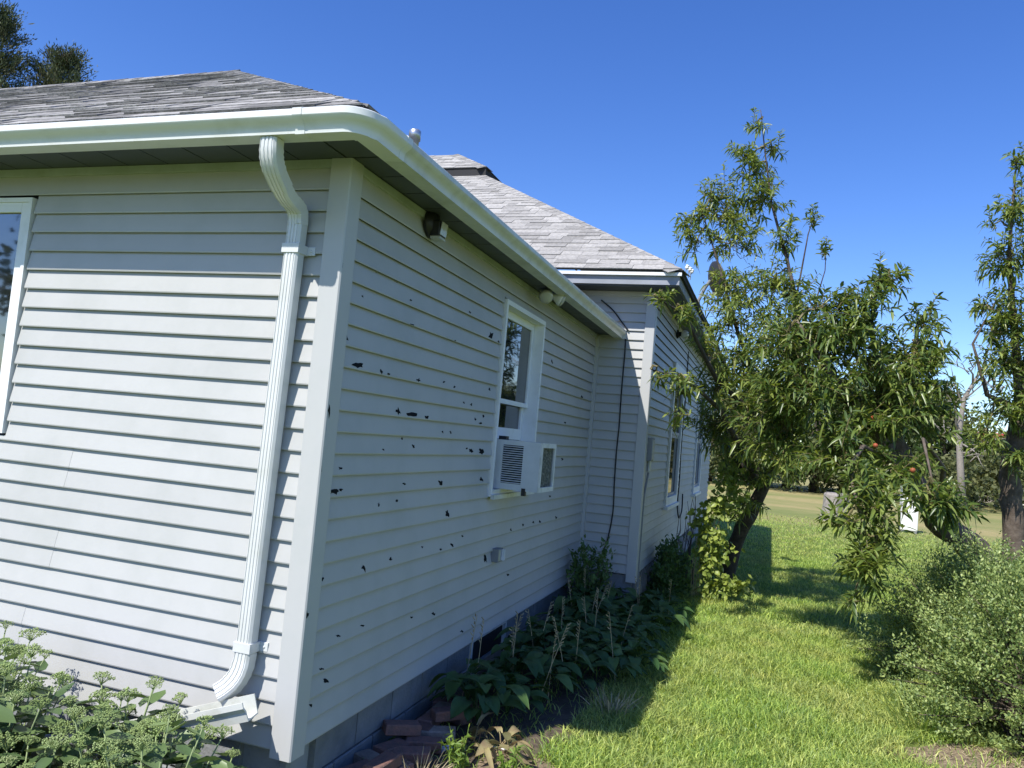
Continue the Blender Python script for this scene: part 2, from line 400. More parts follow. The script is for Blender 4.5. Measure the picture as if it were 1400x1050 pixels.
# ---- hail holes torn in the side wall
HOLES = [(471,461,7,12),(488,499,18,9),(519,508,6,7),(529,511,5,2),(570,519.5,5,5),(606,522,2,2),(620,529,3,3),(669,532,3,4),
 (670,458.6,7,11),(680,467,3,4),(543,562,6,8),(560.6,566,14,7),(582,570,5,5),(649,573.5,4,4),(655,578.5,4,3),(661,568.6,3,4),
 (604,591,3,3),(615,590.5,3,4),(633,550,2,2),(643,553,2,2),(564,610,4,5),(643,616,6,6),(656.6,617,6,6),(637,613,2,2),(451.4,636,6,4),
 (464,640,6,3.5),(453.7,671,12,9),(447,673.5,6,4),(464,669,6,4),(551,661,4,3),(601.5,660,6,6),(657,655,4,7),(542,684.6,3,4),
 (517,690,3,5),(610,702,5,8),(753.7,494,3,5),(794,542,2,4),(771.5,578,2,3),(768.6,627.7,2,4),(751,678.6,2.5,3),(560,444,8,2),
 (620,465.7,4,2),(532.7,764,4,5),(496,776,6,9),(438.7,791,7,5),(616.6,745,4,4),(600.5,751,3,2),(632,733,2,2),(697,724,3,3),
 (714,717.5,3,5),(728,714,3,3),(737,713,2,3),(663.6,764,4,9),(694.4,786,3,3),(591,839,4,5),(494,855,5,3),(461.5,869,7,3),
 (437,914,5,3),(444,930.5,8,5),(425,964,4,5),(630,863,4,3),(759,707,2,2),(544,385,5,3),(577,748,3,2),(522,614,4,2),(516,372,5,2),
 (470,476,5,2),(563,844,2,2),(419,847,2,3),(495,405,2,3),(560,410,2,2),(641,427,2,2),(550,600,2,3),(700,560,0,0)]
rh = random.Random(11)
def hole_poly(cx, cy, wx, hy, n):
    out = []; ph = rh.uniform(0, 6.28)
    for i in range(n):
        a = 2*math.pi*(i+rh.uniform(-.25, .25))/n+ph; q = rh.choice((rh.uniform(.40, .75), rh.uniform(.8, 1.35))); out.append((cx+.5*wx*q*math.cos(a), cy+.5*hy*q*math.sin(a)))
    return out
for hx, hy, ww, hh in HOLES:
    if ww == 0: continue
    c = px_on_x(hx, hy, .013); k = math.floor((c[2]-ZB)/C); zb = ZB+k*C; vv = []
    pts = [px_on_x(a, b, .010) for a, b in hole_poly(hx, hy, max(ww, 3)*1.08, max(hh, 3)*1.12, 11)]
    for P in pts:
        z = min(max(P[2], zb+.003), zb+C-.004); vv.append((prof_out(z-zb)+.0009, P[1], z))
    vv2 = [(x-.004, y, z) for x, y, z in vv]; n = len(vv)
    f = [tuple(range(n))]+[(i, i+n, (i+1) % n+n, (i+1) % n) for i in range(n)]
    o = link('hail_hole', mesh('hail_hole', vv+vv2, f, M['hole']), side)
for hx, hy, ww, hh in ((438.6, 641, 2.5, 9), (420, 841, 6, 12), (450.5, 563, 4, 16), (467, 363, 3, 9)):
    pts = [px_on_x(a, b, .0309) for a, b in hole_poly(hx, hy, ww, hh, 9)]
    vv = [(.0309, max(P[1], -.020), P[2]) for P in pts]; n = len(vv); vv2 = [(x-.003, y, z) for x, y, z in vv]
    link('hail_hole', mesh('hail_hole', vv+vv2, [tuple(range(n))]+[(i, i+n, (i+1) % n+n, (i+1) % n) for i in range(n)], M['hole']), cp)

# ---- foundation: concrete blocks under the front block, rubble under the rear block
fnd = MB().box((-FRONT_W, .055, -.25), (-.055, .14, .312)).build('foundation', M['mortar'], house)
fns = MB().box((-.14, .14, -.25), (-.055, L, .312)).build('foundation', M['mortar'], house)
def block_mesh(lx, ly, lz, seed):
    rr = random.Random(seed); b = MB(); e = .006
    b.sweep([[(e, e, 0), (lx-e, e, 0), (lx-e, ly-e, 0), (e, ly-e, 0)], [(0, 0, e), (lx, 0, e), (lx, ly, e), (0, ly, e)],
             [(0, 0, lz-e), (lx, 0, lz-e), (lx, ly, lz-e), (0, ly, lz-e)], [(e, e, lz), (lx-e, e, lz), (lx-e, ly-e, lz), (e, ly-e, lz)]])
    return mesh('foundation_block', b.v, b.f, M['block'])
bl_s = block_mesh(.04, .390, .19, 1); bl_f = block_mesh(.390, .04, .19, 2)
VY = (2.30, 3.09)                                                # basement window opening
for row, z in ((0, -.10), (1, .10)):
    y = .06-(.2 if row else 0)
    while y < L-.1:
        if not (row == 1 and y+.39 > VY[0]-.02 and y < VY[1]+.02) and y > -.1:
            o = link('foundation_block', bl_s, fns, (-.060+random.uniform(-.001, .002), y, z))
        y += .40
    x = -.46-(.2 if row else 0)
    while x > -4.2:
        link('foundation_block', bl_f, fnd, (x, .020, z)); x -= .40
MB().box((-.055, .020, -.1), (-.020, .055, .29)).build('foundation_block', M['block'], fns)
bw = MB().box((-.052, VY[0]+.03, .06), (-.045, VY[1]-.03, .27)).build('basement_window', M['dark'], house)
MB().box((-.046, VY[0], .262), (-.018, VY[1], .286)).box((-.046, VY[1]-.028, .03), (-.018, VY[1], .262)).box((-.046, VY[0], .03), (-.018, VY[0]+.028, .262)).build('frame', M['oldwhite'], bw)
rst = MB().box((-.2, L+.06, -.2), (W2-.03, 15.2, .395)).build('foundation', M['mortar'], house)
rr = random.Random(5)
def rock(name, c, r, m, parent, seed, sub=2, flat=1.0):
    import bmesh
    bm = bmesh.new(); bmesh.ops.create_icosphere(bm, subdivisions=sub, radius=1.0); q = random.Random(seed)
    pl = [(Vector((q.gauss(0, 1), q.gauss(0, 1), q.gauss(0, 1))).normalized(), q.uniform(.62, .95)) for _ in range(9)]
    for v in bm.verts:
        for n_, d in pl:
            e = v.co.dot(n_)-d
            if e > 0: v.co -= n_*e
        v.co = Vector((v.co.x*r[0], v.co.y*r[1], v.co.z*r[2]))
    me = bpy.data.meshes.new(name); bm.to_mesh(me); bm.free(); me.materials.append(m)
    o = link(name, me, parent, c); return o
y = L+.10; i = 0
while y < 13.0:
    d = rr.uniform(.16, .34)
    for zz in ((.10, .3) if rr.random() < .7 else (.19,)):
        hh = .105 if zz != .19 else .2
        rock('foundation_stone', (W2-.03, y+d/2, zz), (.07, d*.56, hh), M['stone'], rst, 100+i); i += 1
    y += d
for xx_, zz_ in ((.205, .2), (-.19, .2), (.01, 0), (.405, 0)):
    link('foundation_block', bl_f, rst, (xx_ if xx_ < .3 else .212, L+.022, zz_))

# ---- eaves of the front block
FS, RS = .285, .190                       # soffit depth, front and right
nx = 0; xx = RS
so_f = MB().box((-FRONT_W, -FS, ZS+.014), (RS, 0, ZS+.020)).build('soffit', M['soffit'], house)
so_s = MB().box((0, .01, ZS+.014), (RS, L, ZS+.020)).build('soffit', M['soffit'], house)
def soffit_panel(a, b, axis):
    (x0, y0), (x1, y1) = a, b; m = MB(); g_ = .004
    if axis == 0: m.box((x0+g_, y0, ZS), (x1-g_, y1, ZS+.012))
    else: m.box((x0, y0+g_, ZS), (x1, y1-g_, ZS+.012))
    return m
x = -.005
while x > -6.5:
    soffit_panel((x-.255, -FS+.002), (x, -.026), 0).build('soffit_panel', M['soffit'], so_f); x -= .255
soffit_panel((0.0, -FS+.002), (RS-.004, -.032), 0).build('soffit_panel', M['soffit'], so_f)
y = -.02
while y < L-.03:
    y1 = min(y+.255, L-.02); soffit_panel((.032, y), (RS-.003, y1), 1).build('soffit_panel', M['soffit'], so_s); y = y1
MB().box((-FRONT_W, -FS-.018, ZS-.012), (RS+.018, -FS, 3.075)).build('fascia', M['trim'], house)
MB().box((RS, -FS, ZS-.012), (RS+.018, L-.005, 3.075)).build('fascia', M['trim'], house)

# K-style gutter, profile (out from fascia, up)
GZ = 2.953
def kprof(g_=0.0):
    o = [(.0, .098), (.0, .0), (.092+g_, -g_), (.094+g_, .022), (.100+g_, .034), (.112+g_, .045), (.124+g_, .053), (.130+g_, .064), (.130+g_, .088+g_), (.124, .094+g_), (.112, .092+g_)]
    i = [(.116, .086), (.122, .064), (.106, .050), (.092, .038), (.086, .024), (.084, .006), (.006, .006), (.006, .098)]
    return o+i
fy, fx = -FS-.018, RS+.018
CUT = .16
def gsec_front(x, g_=0.0): return [(x, fy-o, GZ+h) for o, h in kprof(g_)]
def gsec_side(y, g_=0.0): return [(fx+o, y, GZ+h) for o, h in kprof(g_)]
def gsec_mitre(g_=0.0): return [(fx+o, fy-o, GZ+h) for o, h in kprof(g_)]
def sweep_obj(name, secs, m, parent=house):
    b = MB().sweep(secs); o = b.build(name, m, parent); return autosmooth(o, 28)
sweep_obj('gutter', [gsec_front(x) for x in np.linspace(-FRONT_W, fx-CUT-.02, 12)], M['gutter'])
sweep_obj('gutter', [gsec_side(y) for y in np.linspace(fy+CUT+.02, L-.025, 10)], M['gutter_dirty'])
def rounded_mitre(g_, n=7):
    """rounded corner piece between the two gutters"""
    secs = [gsec_front(fx-CUT-.06, g_), gsec_front(fx-.01, g_)]
    for i in range(1, n):
        a = math.pi/2*i/n
        secs.append([(fx-.01+math.sin(a)*max(o+.0, .0), fy+.01-math.cos(a)*max(o, 0)-.01*(1-i/n), GZ+h) for o, h in kprof(g_)])
    secs += [gsec_side(fy+.01, g_), gsec_side(fy+CUT+.06, g_)]
    return secs
gc = sweep_obj('gutter_corner', rounded_mitre(.0022), M['gutter'])
for s_ in (gsec_front, gsec_side):
    t0 = (fx-CUT-.075) if s_ is gsec_front else (fy+CUT+.045)
    sweep_obj('gutter_joint_band', [s_(t0, .0045), s_(t0+.045, .0045)], M['gutter'], gc)
MB().box((fx+.001, L-.024, GZ-.001), (fx+.131, L-.018, GZ+.095)).build('gutter_end_cap', M['gutter_dirty'], house)

# ---- downspout: outlet elbow under the front gutter, offset, pipe on the wall, shoe
def rectsec(c, ax_w, ax_d, wd, dp, flutes=True):
    """closed section with flutes on the face looking along +ax_d"""
    c = Vector(c); ax_w = Vector(ax_w).normalized(); ax_d = Vector(ax_d).normalized(); pts = []
    n = 4; r_ = .010
    face = [(-wd/2, dp/2-r_), (-wd/2+r_, dp/2)]
    for i in range(n):
        u = -wd/2+.014+(wd-.028)*i/(n-1); 
        if flutes: face += [(u-.004, dp/2), (u-.002, dp/2-.0035), (u+.002, dp/2-.0035), (u+.004, dp/2)]
        else: face += [(u-.004, dp/2), (u-.002, dp/2), (u+.002, dp/2), (u+.004, dp/2)]
    face += [(wd/2-r_, dp/2), (wd/2, dp/2-r_), (wd/2, -dp/2), (-wd/2, -dp/2)]
    return [tuple(c+ax_w*a+ax_d*b) for a, b in face]
XW = (1, 0, 0)
yO = fy-.052; xO = float(px(371, 194, yO)[0]); xP = -.205; yP = -.066
ds = MB().sweep([rectsec((xP, yP, 2.67), XW, (0, -1, 0), .078, .056), rectsec((xP-.030, yP, .70), XW, (0, -1, 0), .078, .056)]).build('downspout', M['spout'], house)
def bezier(p0, p1, p2, p3, n):
    out = []
    for i in range(n+1):
        t = i/n; out.append(Vector(p0)*(1-t)**3+Vector(p1)*3*t*(1-t)**2+Vector(p2)*3*t*t*(1-t)+Vector(p3)*t**3)
    return out
def path_sections(pts, wd, dp, face0, crimp=None):
    secs = []; up = Vector(face0)
    for i, p in enumerate(pts):
        t = (pts[min(i+1, len(pts)-1)]-pts[max(i-1, 0)]).normalized()
        d = (up-t*up.dot(t)).normalized(); wv = d.cross(t)
        if wv.dot(Vector((1, 0, 0))) < 0: wv = -wv
        k = 1.0+(.05*(i % 2) if crimp and crimp[0] <= i <= crimp[1] else 0)
        secs.append(rectsec(p, wv, d, wd*k, dp*k)); up = d
    return secs
A = Vector((xO, yO, GZ-.002)); dX = xP-xO; dY = yP-yO
e1 = bezier(A, A+Vector((0, 0, -.09)), A+Vector((dX*.06, dY*.06, -.115)), A+Vector((dX*.42, dY*.42, -.175)), 14)
B = Vector((xP, yP, 2.66)); e2 = bezier(e1[-1], e1[-1]+Vector((dX*.30, dY*.30, -.060)), B+Vector((0, 0, .11)), B, 14)
autosmooth(MB().sweep(path_sections(e1, .084, .062, (0, -1, 0), (3, 9))).build('elbow', M['spout'], ds), 40)
autosmooth(MB().sweep(path_sections(e2, .080, .058, (0, -1, 0), (5, 12))).build('elbow', M['spout'], ds), 40)
D = Vector((xP-.030, yP, .71)); e3 = bezier(D, D+Vector((-.002, 0, -.10)), D+Vector((-.02, -.03, -.14)), D+Vector((-.075, -.060, -.180)), 14)
autosmooth(MB().sweep(path_sections(e3, .084, .060, (0, -1, 0), (3, 10))).build('elbow', M['spout'], ds), 40)
def strap(z, xc):
    b = MB().box((xc-.045, yP-.032, z-.022), (xc+.045, -.012, z+.022)).box((xc+.045, -.024, z-.020), (xc+.085, -.014, z+.020))
    b.lathe([(.006, 0), (.006, .003), (.002, .004)], (xc+.066, -.024, z), (0, -1, 0), 8)
    o = b.build('strap', M['spout'], ds); bevel(o, .003); return o
strap(2.545, xP-.002); strap(.735, xP-.0295)
# loose length of gutter lying under the shoe as a splash trough
t0, t1 = Vector((-.10, -.150, .475)), Vector((-1.25, -.40, .09))
tz = (t1-t0).normalized(); tn = Vector((-tz.y, tz.x, 0)).normalized(); tu = tz.cross(tn); tu = -tu if tu.z < 0 else tu
tn = -tn if tn.y > 0 else tn
tr = [(-.06, .085), (-.055, .0), (.045, .0), (.052, .04), (.068, .06), (.068, .085), (.060, .085), (.060, .064), (.045, .045), (.038, .006), (-.049, .006), (-.052, .085)]
tb = MB().sweep([[tuple(t0+(t1-t0)*q+tn*a+tu*b) for a, b in tr] for q in (0, .33, .66, 1)])
trough = tb.build('splash_trough', M['gutter_dirty'], None)
tag(trough, 'loose length of white gutter catching the downspout shoe behind the stonecrop', 'gutter piece')

# ---- roofs
EYF, EXR, EZ = fy-.060, fx+.060, 3.078                            # shingle edge of the front block
PK = np.array([-3.06, 2.77, 4.955])
def slab(b, quad, n, t):
    """quad: 4 points anticlockwise seen from outside; gives a thin slab of thickness t"""
    q = [np.array(p) for p in quad]; lo = [p-n*.002 for p in q]; hi = [q[0]+n*t, q[1]+n*t, q[2]+n*t*.35, q[3]+n*t*.35]
    b.hexa(lo+hi); return b
SHN = [0]; shingle_rank = []
def shingle_plane(org, du, up, u_lim, slope_len, expo, tabs, seed):
    """org: eave origin; du: unit along eave; up: unit up-slope; u_lim(v)->(u0,u1). yields quads"""
    rr = random.Random(seed); n = np.cross(du, up); n /= np.linalg.norm(n); out = []
    nv = int(slope_len/expo)
    for r_ in range(nv+1):
        v0 = r_*expo; v1 = min(v0+expo*1.08, slope_len)
        if v1-v0 < .02: continue
        a0, b0 = u_lim(v0); a1, b1 = u_lim(v1)
        if b0-a0 < .03: continue
        u = a0-rr.uniform(0, .2)
        while u < b0:
            wd = rr.choice(tabs)*rr.uniform(.85, 1.15); t = rr.choice((.005, .006, .011, .013))
            ua, ub = max(u+.0015, a0), min(u+wd-.0015, b0)
            if ub-ua > .012:
                ta, tb_ = max(ua, a1), min(ub, b1)
                if tb_-ta < .004: ta = tb_ = min(max((ua+ub)/2, a1), b1); ta -= .002; tb_ += .002
                dv = rr.uniform(-.004, .004)
                q = [org+du*ua+up*(v0+dv), org+du*ub+up*(v0+dv), org+du*tb_+up*v1, org+du*ta+up*v1]
                out.append((q, n, t))
            u += wd
    return out
def norm(a): a = np.array(a, float); return a/np.linalg.norm(a)
def put_shingles(quads, keep, m, part):
    """keep nearest `keep` as parts, the rest as one stuff part"""
    ds_ = sorted(range(len(quads)), key=lambda i: float(np.linalg.norm(np.mean(quads[i][0], axis=0)-CAM)))
    near = set(ds_[:keep]); rest = MB()
    for i, (q, n, t) in enumerate(quads):
        if i in near:
            c = np.mean(q, axis=0); b = MB(); slab(b, [p-c for p in q], n, t)
            link('shingle', mesh('shingle', b.v, b.f, m), part, c)
        else: slab(rest, q, n, t)
    if rest.v: tag(rest.build('shingle_field', m, part), kind='stuff')
deck_t = .02
def deck(name, polys, label):
    b = MB()
    for p in polys:
        n = np.cross(np.array(p[1])-np.array(p[0]), np.array(p[2])-np.array(p[0])); n = n/np.linalg.norm(n)
        k = len(p); b.add([tuple(np.array(q)-n*.004) for q in p]+[tuple(np.array(q)-n*deck_t) for q in p],
                          [tuple(range(k)), tuple(range(2*k-1, k-1, -1))]+[(i, i+k, (i+1) % k+k, (i+1) % k) for i in range(k)])
    o = b.build(name, M['felt'], house); o['label'] = label; return o
# front block: ridge runs to -x from the peak
A0 = np.array([-FRONT_W-1, EYF, EZ]); A1 = np.array([EXR, EYF, EZ]); A2 = np.array([EXR, L-.03, EZ]); RL = np.array([-FRONT_W-1, PK[1], PK[2]])
BK = np.array([EXR-.02, 2*PK[1]-EYF, EZ])
roof1 = deck('roof', [[A0, A1, PK, RL], [A1, A2, PK], [A2, (-2.5, L-.03, EZ+.35), PK], [(-FRONT_W-1, L-.03, EZ+.35), RL, PK, (-2.5, L-.03, EZ+.35)]], 'weathered shingle hip roof of the front block')
upF = norm(PK-np.array([PK[0], EYF, EZ])); slF = float(np.linalg.norm(PK-np.array([PK[0], EYF, EZ])))
qF = shingle_plane(np.array([0, EYF, EZ]), np.array([1., 0, 0]), upF, lambda v: (-8.5, EXR+(PK[0]-EXR)*v/slF-.01), slF, .135, (.16, .22, .30, .38), 21)
put_shingles(qF, 130, M['shingle_dark'], roof1)
upR = norm(PK-np.array([EXR, PK[1], EZ])); slR = float(np.linalg.norm(PK-np.array([EXR, PK[1], EZ])))
qR = shingle_plane(np.array([EXR, 0, EZ]), np.array([0, 1., 0]), upR,
                   lambda v: (EYF+(PK[1]-EYF)*v/slR+.01, A2[1]+(PK[1]-A2[1])*v/slR-.01), slR, .135, (.16, .22, .30, .38), 22)
put_shingles(qR, 0, M['shingle_dark'], roof1)
def hip_caps(p0, p1, m, part, step=.145, wd=.145, slope=.42):
    p0 = np.array(p0, float); p1 = np.array(p1, float); d = p1-p0; ln = np.linalg.norm(d); d /= ln
    sd = np.cross(d, (0, 0, 1.)); sd /= np.linalg.norm(sd); n = np.cross(sd, d); k = 0; rr = random.Random(int(ln*1000))
    while k*step < ln:
        a = p0+d*(k*step); b_ = p0+d*min(k*step+step*1.5, ln+.03); w_ = wd*rr.uniform(.94, 1.06); dr = slope*w_+.004
        lift0, lift1 = .017+rr.uniform(0, .003), .012
        sec = lambda c, h: [c+sd*w_-n*(dr-h), c+n*h, c-sd*w_-n*(dr-h), c-sd*w_-n*(dr-h+.006), c+n*(h-.007), c+sd*w_-n*(dr-h+.006)]
        ctr = (a+b_)/2
        o = link('hip_cap', None or mesh('hip_cap', *(lambda m_: (m_.v, m_.f))(MB().sweep([[tuple(q-ctr) for q in sec(a, lift0)], [tuple(q-ctr) for q in sec(b_, lift1)]])), m), part, ctr)
        k += 1
hip_caps(A1+np.array([-.10, .10, .045]), PK, M['shingle_dark'], roof1)
rc = MB()
hip_caps(PK+np.array([.05, 0, 0]), RL*.6+PK*.4, M['shingle_dark'], roof1, step=.19, slope=.6)
# vent pipe on the side slope
vp = np.array([-.20, 1.0]); vz = EZ+(EXR-vp[0])*(PK[2]-EZ)/(EXR-PK[0])
MB().lathe([(.05, -.03), (.05, .02), (.028, .03), (.028, .15), (.036, .15), (.036, .205), (.030, .212), (.004, .216)], (vp[0], vp[1], vz-.01), n=18).build('vent_pipe', M['galv'], roof1, True)
# rear block
EYB, EXB, EZB = 5.05, .95, 3.655
T1 = np.array([-3.0, 9.0, 6.15]); XL = -9.0
B0 = np.array([XL, EYB, EZB]); B1 = np.array([EXB, EYB, EZB]); B2 = np.array([EXB, 15.6, EZB])
T0 = np.array([XL, 9.0, 6.15]); T2 = np.array([-3.0, 15.6, 6.15])
roof2 = deck('roof', [[B0, B1, T1, T0], [B1, B2, T2, T1]], 'pale grey shingle hip roof of the rear block')
upB = norm(np.array([0, T1[1]-EYB, T1[2]-EZB])); slB = float(np.hypot(T1[1]-EYB, T1[2]-EZB))
qB = shingle_plane(np.array([0, EYB, EZB]), np.array([1., 0, 0]), upB, lambda v: (-4.6, EXB+(T1[0]-EXB)*v/slB-.01), slB, .145, (.15, .2, .26, .33), 23)
put_shingles([q for q in qB], 168, M['shingle'], roof2)
upB2 = norm(np.array([T1[0]-EXB, 0, T1[2]-EZB])); slB2 = float(np.hypot(T1[0]-EXB, T1[2]-EZB))
qB2 = shingle_plane(np.array([EXB, 0, EZB]), np.array([0, 1., 0]), upB2, lambda v: (EYB+(T1[1]-EYB)*v/slB2+.01, 15.6), slB2, .145, (.3, .4, .5), 24)
put_shingles(qB2, 0, M['shingle'], roof2)
hip_caps(B1+np.array([-.02, .02, 0]), T1, M['shingle'], roof2, step=.15)
# raised upper deck of the rear roof with its own dark drip edge
U = T1+np.array([.10, -.10, .10]); Ua = U+np.array([-1.0, 1.0, .62])
up2 = deck('upper_roof', [[(XL, U[1], U[2]), U, Ua, (XL, Ua[1], Ua[2])], [U, (U[0], 15.7, U[2]), (Ua[0], 15.7, Ua[2]), Ua]], 'raised cap of the rear roof with a dark drip edge')
MB().box((XL, U[1]+.02, U[2]-.24), (U[0]-.02, U[1]+.05, U[2]-.012)).box((U[0]-.05, U[1]+.05, U[2]-.24), (U[0]-.02, 15.6, U[2]-.012)).build('drip_edge', M['felt'], up2)
upU = norm(np.array([0, Ua[1]-U[1], Ua[2]-U[2]])); slU = float(np.hypot(Ua[1]-U[1], Ua[2]-U[2]))
qU = shingle_plane(np.array([0, U[1], U[2]]), np.array([1., 0, 0]), upU, lambda v: (-4.8, U[0]+(Ua[0]-U[0])*v/slU-.01), slU, .145, (.15, .2, .26, .33), 25)
put_shingles(qU, 0, M['shingle'], up2)
hip_caps(U+np.array([-.02, .02, 0]), Ua, M['shingle'], up2, step=.15)
# rear eaves
MB().box((-2.6, EYB+.045, 3.50), (EXB-.035, EYB+.065, EZB-.040)).build('fascia', M['fascia'], house)
MB().box((-2.6, EYB+.012, EZB-.062), (EXB-.012, EYB+.044, EZB-.028)).build('drip_edge', M['white'], house)
MB().box((EXB-.055, EYB+.067, 3.50), (EXB-.035, 15.5, EZB-.040)).build('fascia', M['fascia'], house)
MB().box((EXB-.034, EYB+.046, EZB-.062), (EXB-.006, 15.5, EZB-.028)).build('drip_edge', M['felt'], house)
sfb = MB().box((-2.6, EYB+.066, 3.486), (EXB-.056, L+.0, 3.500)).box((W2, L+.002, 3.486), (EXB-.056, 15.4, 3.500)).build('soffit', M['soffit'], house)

# ---- windows
def quad_box(b, org, ux, uz, un, u0, u1, z0, z1, n0, n1):
    org, ux, uz, un = map(np.array, (org, ux, uz, un)); p = []
    for z in (z0, z1):
        for u, n in ((u0, n0), (u1, n0), (u1, n1), (u0, n1)): p.append(tuple(org+ux*u+uz*z+un*n))
    return b.hexa(p)
def frame4(b, A_, u0, u1, z0, z1, wd, n0, n1, wt=None, wb=None):
    wt = wt or wd; wb = wb or wd
    quad_box(b, *A_, u0, u0+wd, z0, z1, n0, n1); quad_box(b, *A_, u1-wd, u1, z0, z1, n0, n1)
    quad_box(b, *A_, u0+wd, u1-wd, z1-wt, z1, n0, n1); quad_box(b, *A_, u0+wd, u1-wd, z0, z0+wb, n0, n1); return b
# front window (right part in view)
AF = ((0, 0, 0), (1., 0, 0), (0, 0, 1.), (0, -1., 0))
wf = frame4(MB(), AF, WF[0], WF[1], WF[2], WF[3], .024, -.02, .030).build('window', M['white'], house); wf['label'] = 'white framed front window'
bevel(frame4(MB(), AF, WF[0]+.024, WF[1]-.024, WF[2]+.024, WF[3]-.024, .055, -.02, .022).build('sash', M['white'], wf), .003)
q = MB(); quad_box(q, *AF, WF[0]+.079, WF[1]-.079, WF[2]+.079, WF[3]-.079, -.01, .004); q.build('pane', M['glass'], wf)
# side window with reveal, two sashes
AS = ((0, 0, 0), (0, 1., 0), (0, 0, 1.), (1., 0, 0))
y0, y1, z0, z1 = WS
ws = frame4(MB(), AS, y0, y1, z0, z1, .035, -.10, .036, wt=.035, wb=.03).build('window', M['white'], house); ws['label'] = 'tall side window holding the air conditioner'
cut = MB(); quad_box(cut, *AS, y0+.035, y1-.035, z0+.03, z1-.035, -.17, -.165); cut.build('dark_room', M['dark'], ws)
s1 = frame4(MB(), AS, y0+.036, y1-.036, 2.02, z1-.036, .052, -.085, -.052, wt=.06, wb=.036).build('sash', M['white'], ws)
q = MB(); quad_box(q, *AS, y0+.088, y1-.088, 2.056, z1-.096, -.072, -.066); q.build('pane', M['glass'], s1)
s2_ = frame4(MB(), AS, y0+.036, y1-.036, 1.745, 2.50, .056, -.125, -.088, wt=.036, wb=.09).build('sash', M['white'], ws)
q = MB(); quad_box(q, *AS, y0+.092, y1-.092, 1.835, 2.464, -.110, -.104); q.build('pane', M['glass'], s2_)
q = MB(); quad_box(q, *AS, y0-.0, y1, z0-.0, z0+.001, .036, .060); q = MB(); quad_box(q, *AS, y0+.0, y1+.0, z0-.020, z0+.012, .0365, .062); q.build('sill', M['oldwhite'], ws)
# rear windows
AR = ((W2, 0, 0), (0, 1., 0), (0, 0, 1.), (1., 0, 0))
for (a, b_, c, d) in RW:
    o = frame4(MB(), AR, a, b_, c, d, .11, -.004, .045).build('window', M['white'], house)
    q = MB(); quad_box(q, *AR, a-.04, b_+.04, c-.045, c-.001, .0, .075); q.build('sill', M['white'], o)
    frame4(MB(), AR, a+.112, b_-.112, c+.112, (c+d)/2, .04, -.012, .012).build('sash', M['fascia'], o)
    frame4(MB(), AR, a+.112, b_-.112, (c+d)/2+.002, d-.112, .04, -.008, .022).build('sash', M['fascia'], o)
    q = MB(); quad_box(q, *AR, a+.15, b_-.15, c+.15, d-.15, -.006, .002); q.build('pane', M['glass'], o)

# ================================================================== things on the house
# window air conditioner
ac = thing('air_conditioner', 'small white window air conditioner with louvred side and dirty coil back', 'air conditioner', (.1, 2.42, 1.375))
def acb(b, name, m, par=ac): return b.build(name, m, par, loc=None)
def rel(b, org): b.v = [(p[0]-org[0], p[1]-org[1], p[2]-org[2]) for p in b.v]; return b
O = (.1, 2.42, 1.375)
ya, yb, xa, xb, za, zb_ = 2.42, 2.815, -.10, .335, 1.378, 1.742
b = MB()     # casing with louvred side: top, bottom, far side, near side cut for the louvre field
b.box((xa, ya, zb_-.012), (xb, yb, zb_)); b.box((xa, ya, za), (xb, yb, za+.012)); b.box((xa, yb-.01, za+.012), (xb, yb, zb_-.012))
lx0, lx1, lz0, lz1 = .045, .205, za+.045, zb_-.035
b.box((xa, ya, za+.012), (lx0, ya+.01, zb_-.012)); b.box((lx1, ya, za+.012), (xb, ya+.01, zb_-.012))
b.box((lx0, ya, za+.012), (lx1, ya+.01, lz0)); b.box((lx0, ya, lz1), (lx1, ya+.01, zb_-.012)); b.box((xa, ya+.01, za+.012), (xa+.01, yb-.01, zb_-.012))
acb(rel(b, O), 'casing', M['ac_body'])
acb(rel(MB().box((lx0-.01, ya+.03, lz0-.01), (lx1+.01, ya+.034, lz1+.01)), O), 'louvre_backing', M['hole'])
n = 17
for i in range(n):
    z = lz0+(lz1-lz0)*(i+.5)/n
    acb(rel(MB().hexa([(lx0, ya-.002, z-.0045), (lx1, ya-.002, z-.0045), (lx1, ya+.010, z-.002), (lx0, ya+.010, z-.002),
                       (lx0, ya-.002, z+.0005), (lx1, ya-.002, z+.0005), (lx1, ya+.010, z+.003), (lx0, ya+.010, z+.003)]), O), 'louvre', M['ac_body'])
cb = acb(rel(MB().box((xb-.03, ya+.03, za+.03), (xb-.012, yb-.03, zb_-.03)), O), 'coil', M['coil'])
b = MB(); b.box((xb-.001, ya, za), (xb+.014, ya+.03, zb_)); b.box((xb-.001, yb-.028, za), (xb+.014, yb, zb_))
b.box((xb-.001, ya+.03, zb_-.035), (xb+.014, yb-.028, zb_)); b.box((xb-.001, ya+.03, za), (xb+.014, yb-.028, za+.035))
acb(rel(b, O), 'coil_frame', M['oldwhite'])
for i in range(13):
    y = ya+.05+i*.025
    acb(rel(MB().box((xb-.011, y, za+.032), (xb-.004, y+.004, zb_-.032)), O), 'coil_fin', M['coil'])
acb(rel(MB().box((.215, ya-.004, za-.035), (.245, ya+.03, za+.02)), O), 'bracket', M['black_plastic'])
acb(rel(MB().box((-.03, ya+.10, zb_), (.03, ya+.16, zb_+.028)), O), 'top_latch', M['black_plastic'])
acb(rel(MB().box((-.10, yb+.002, za), (-.085, WS[1]-.037, zb_)), O), 'filler_panel', M['oldwhite'])
acb(rel(MB().box((-.098, y0+.037, WS[2]+.031), (.05, ya+.3, za-.003)), O), 'support_rail', M['oldwhite'])

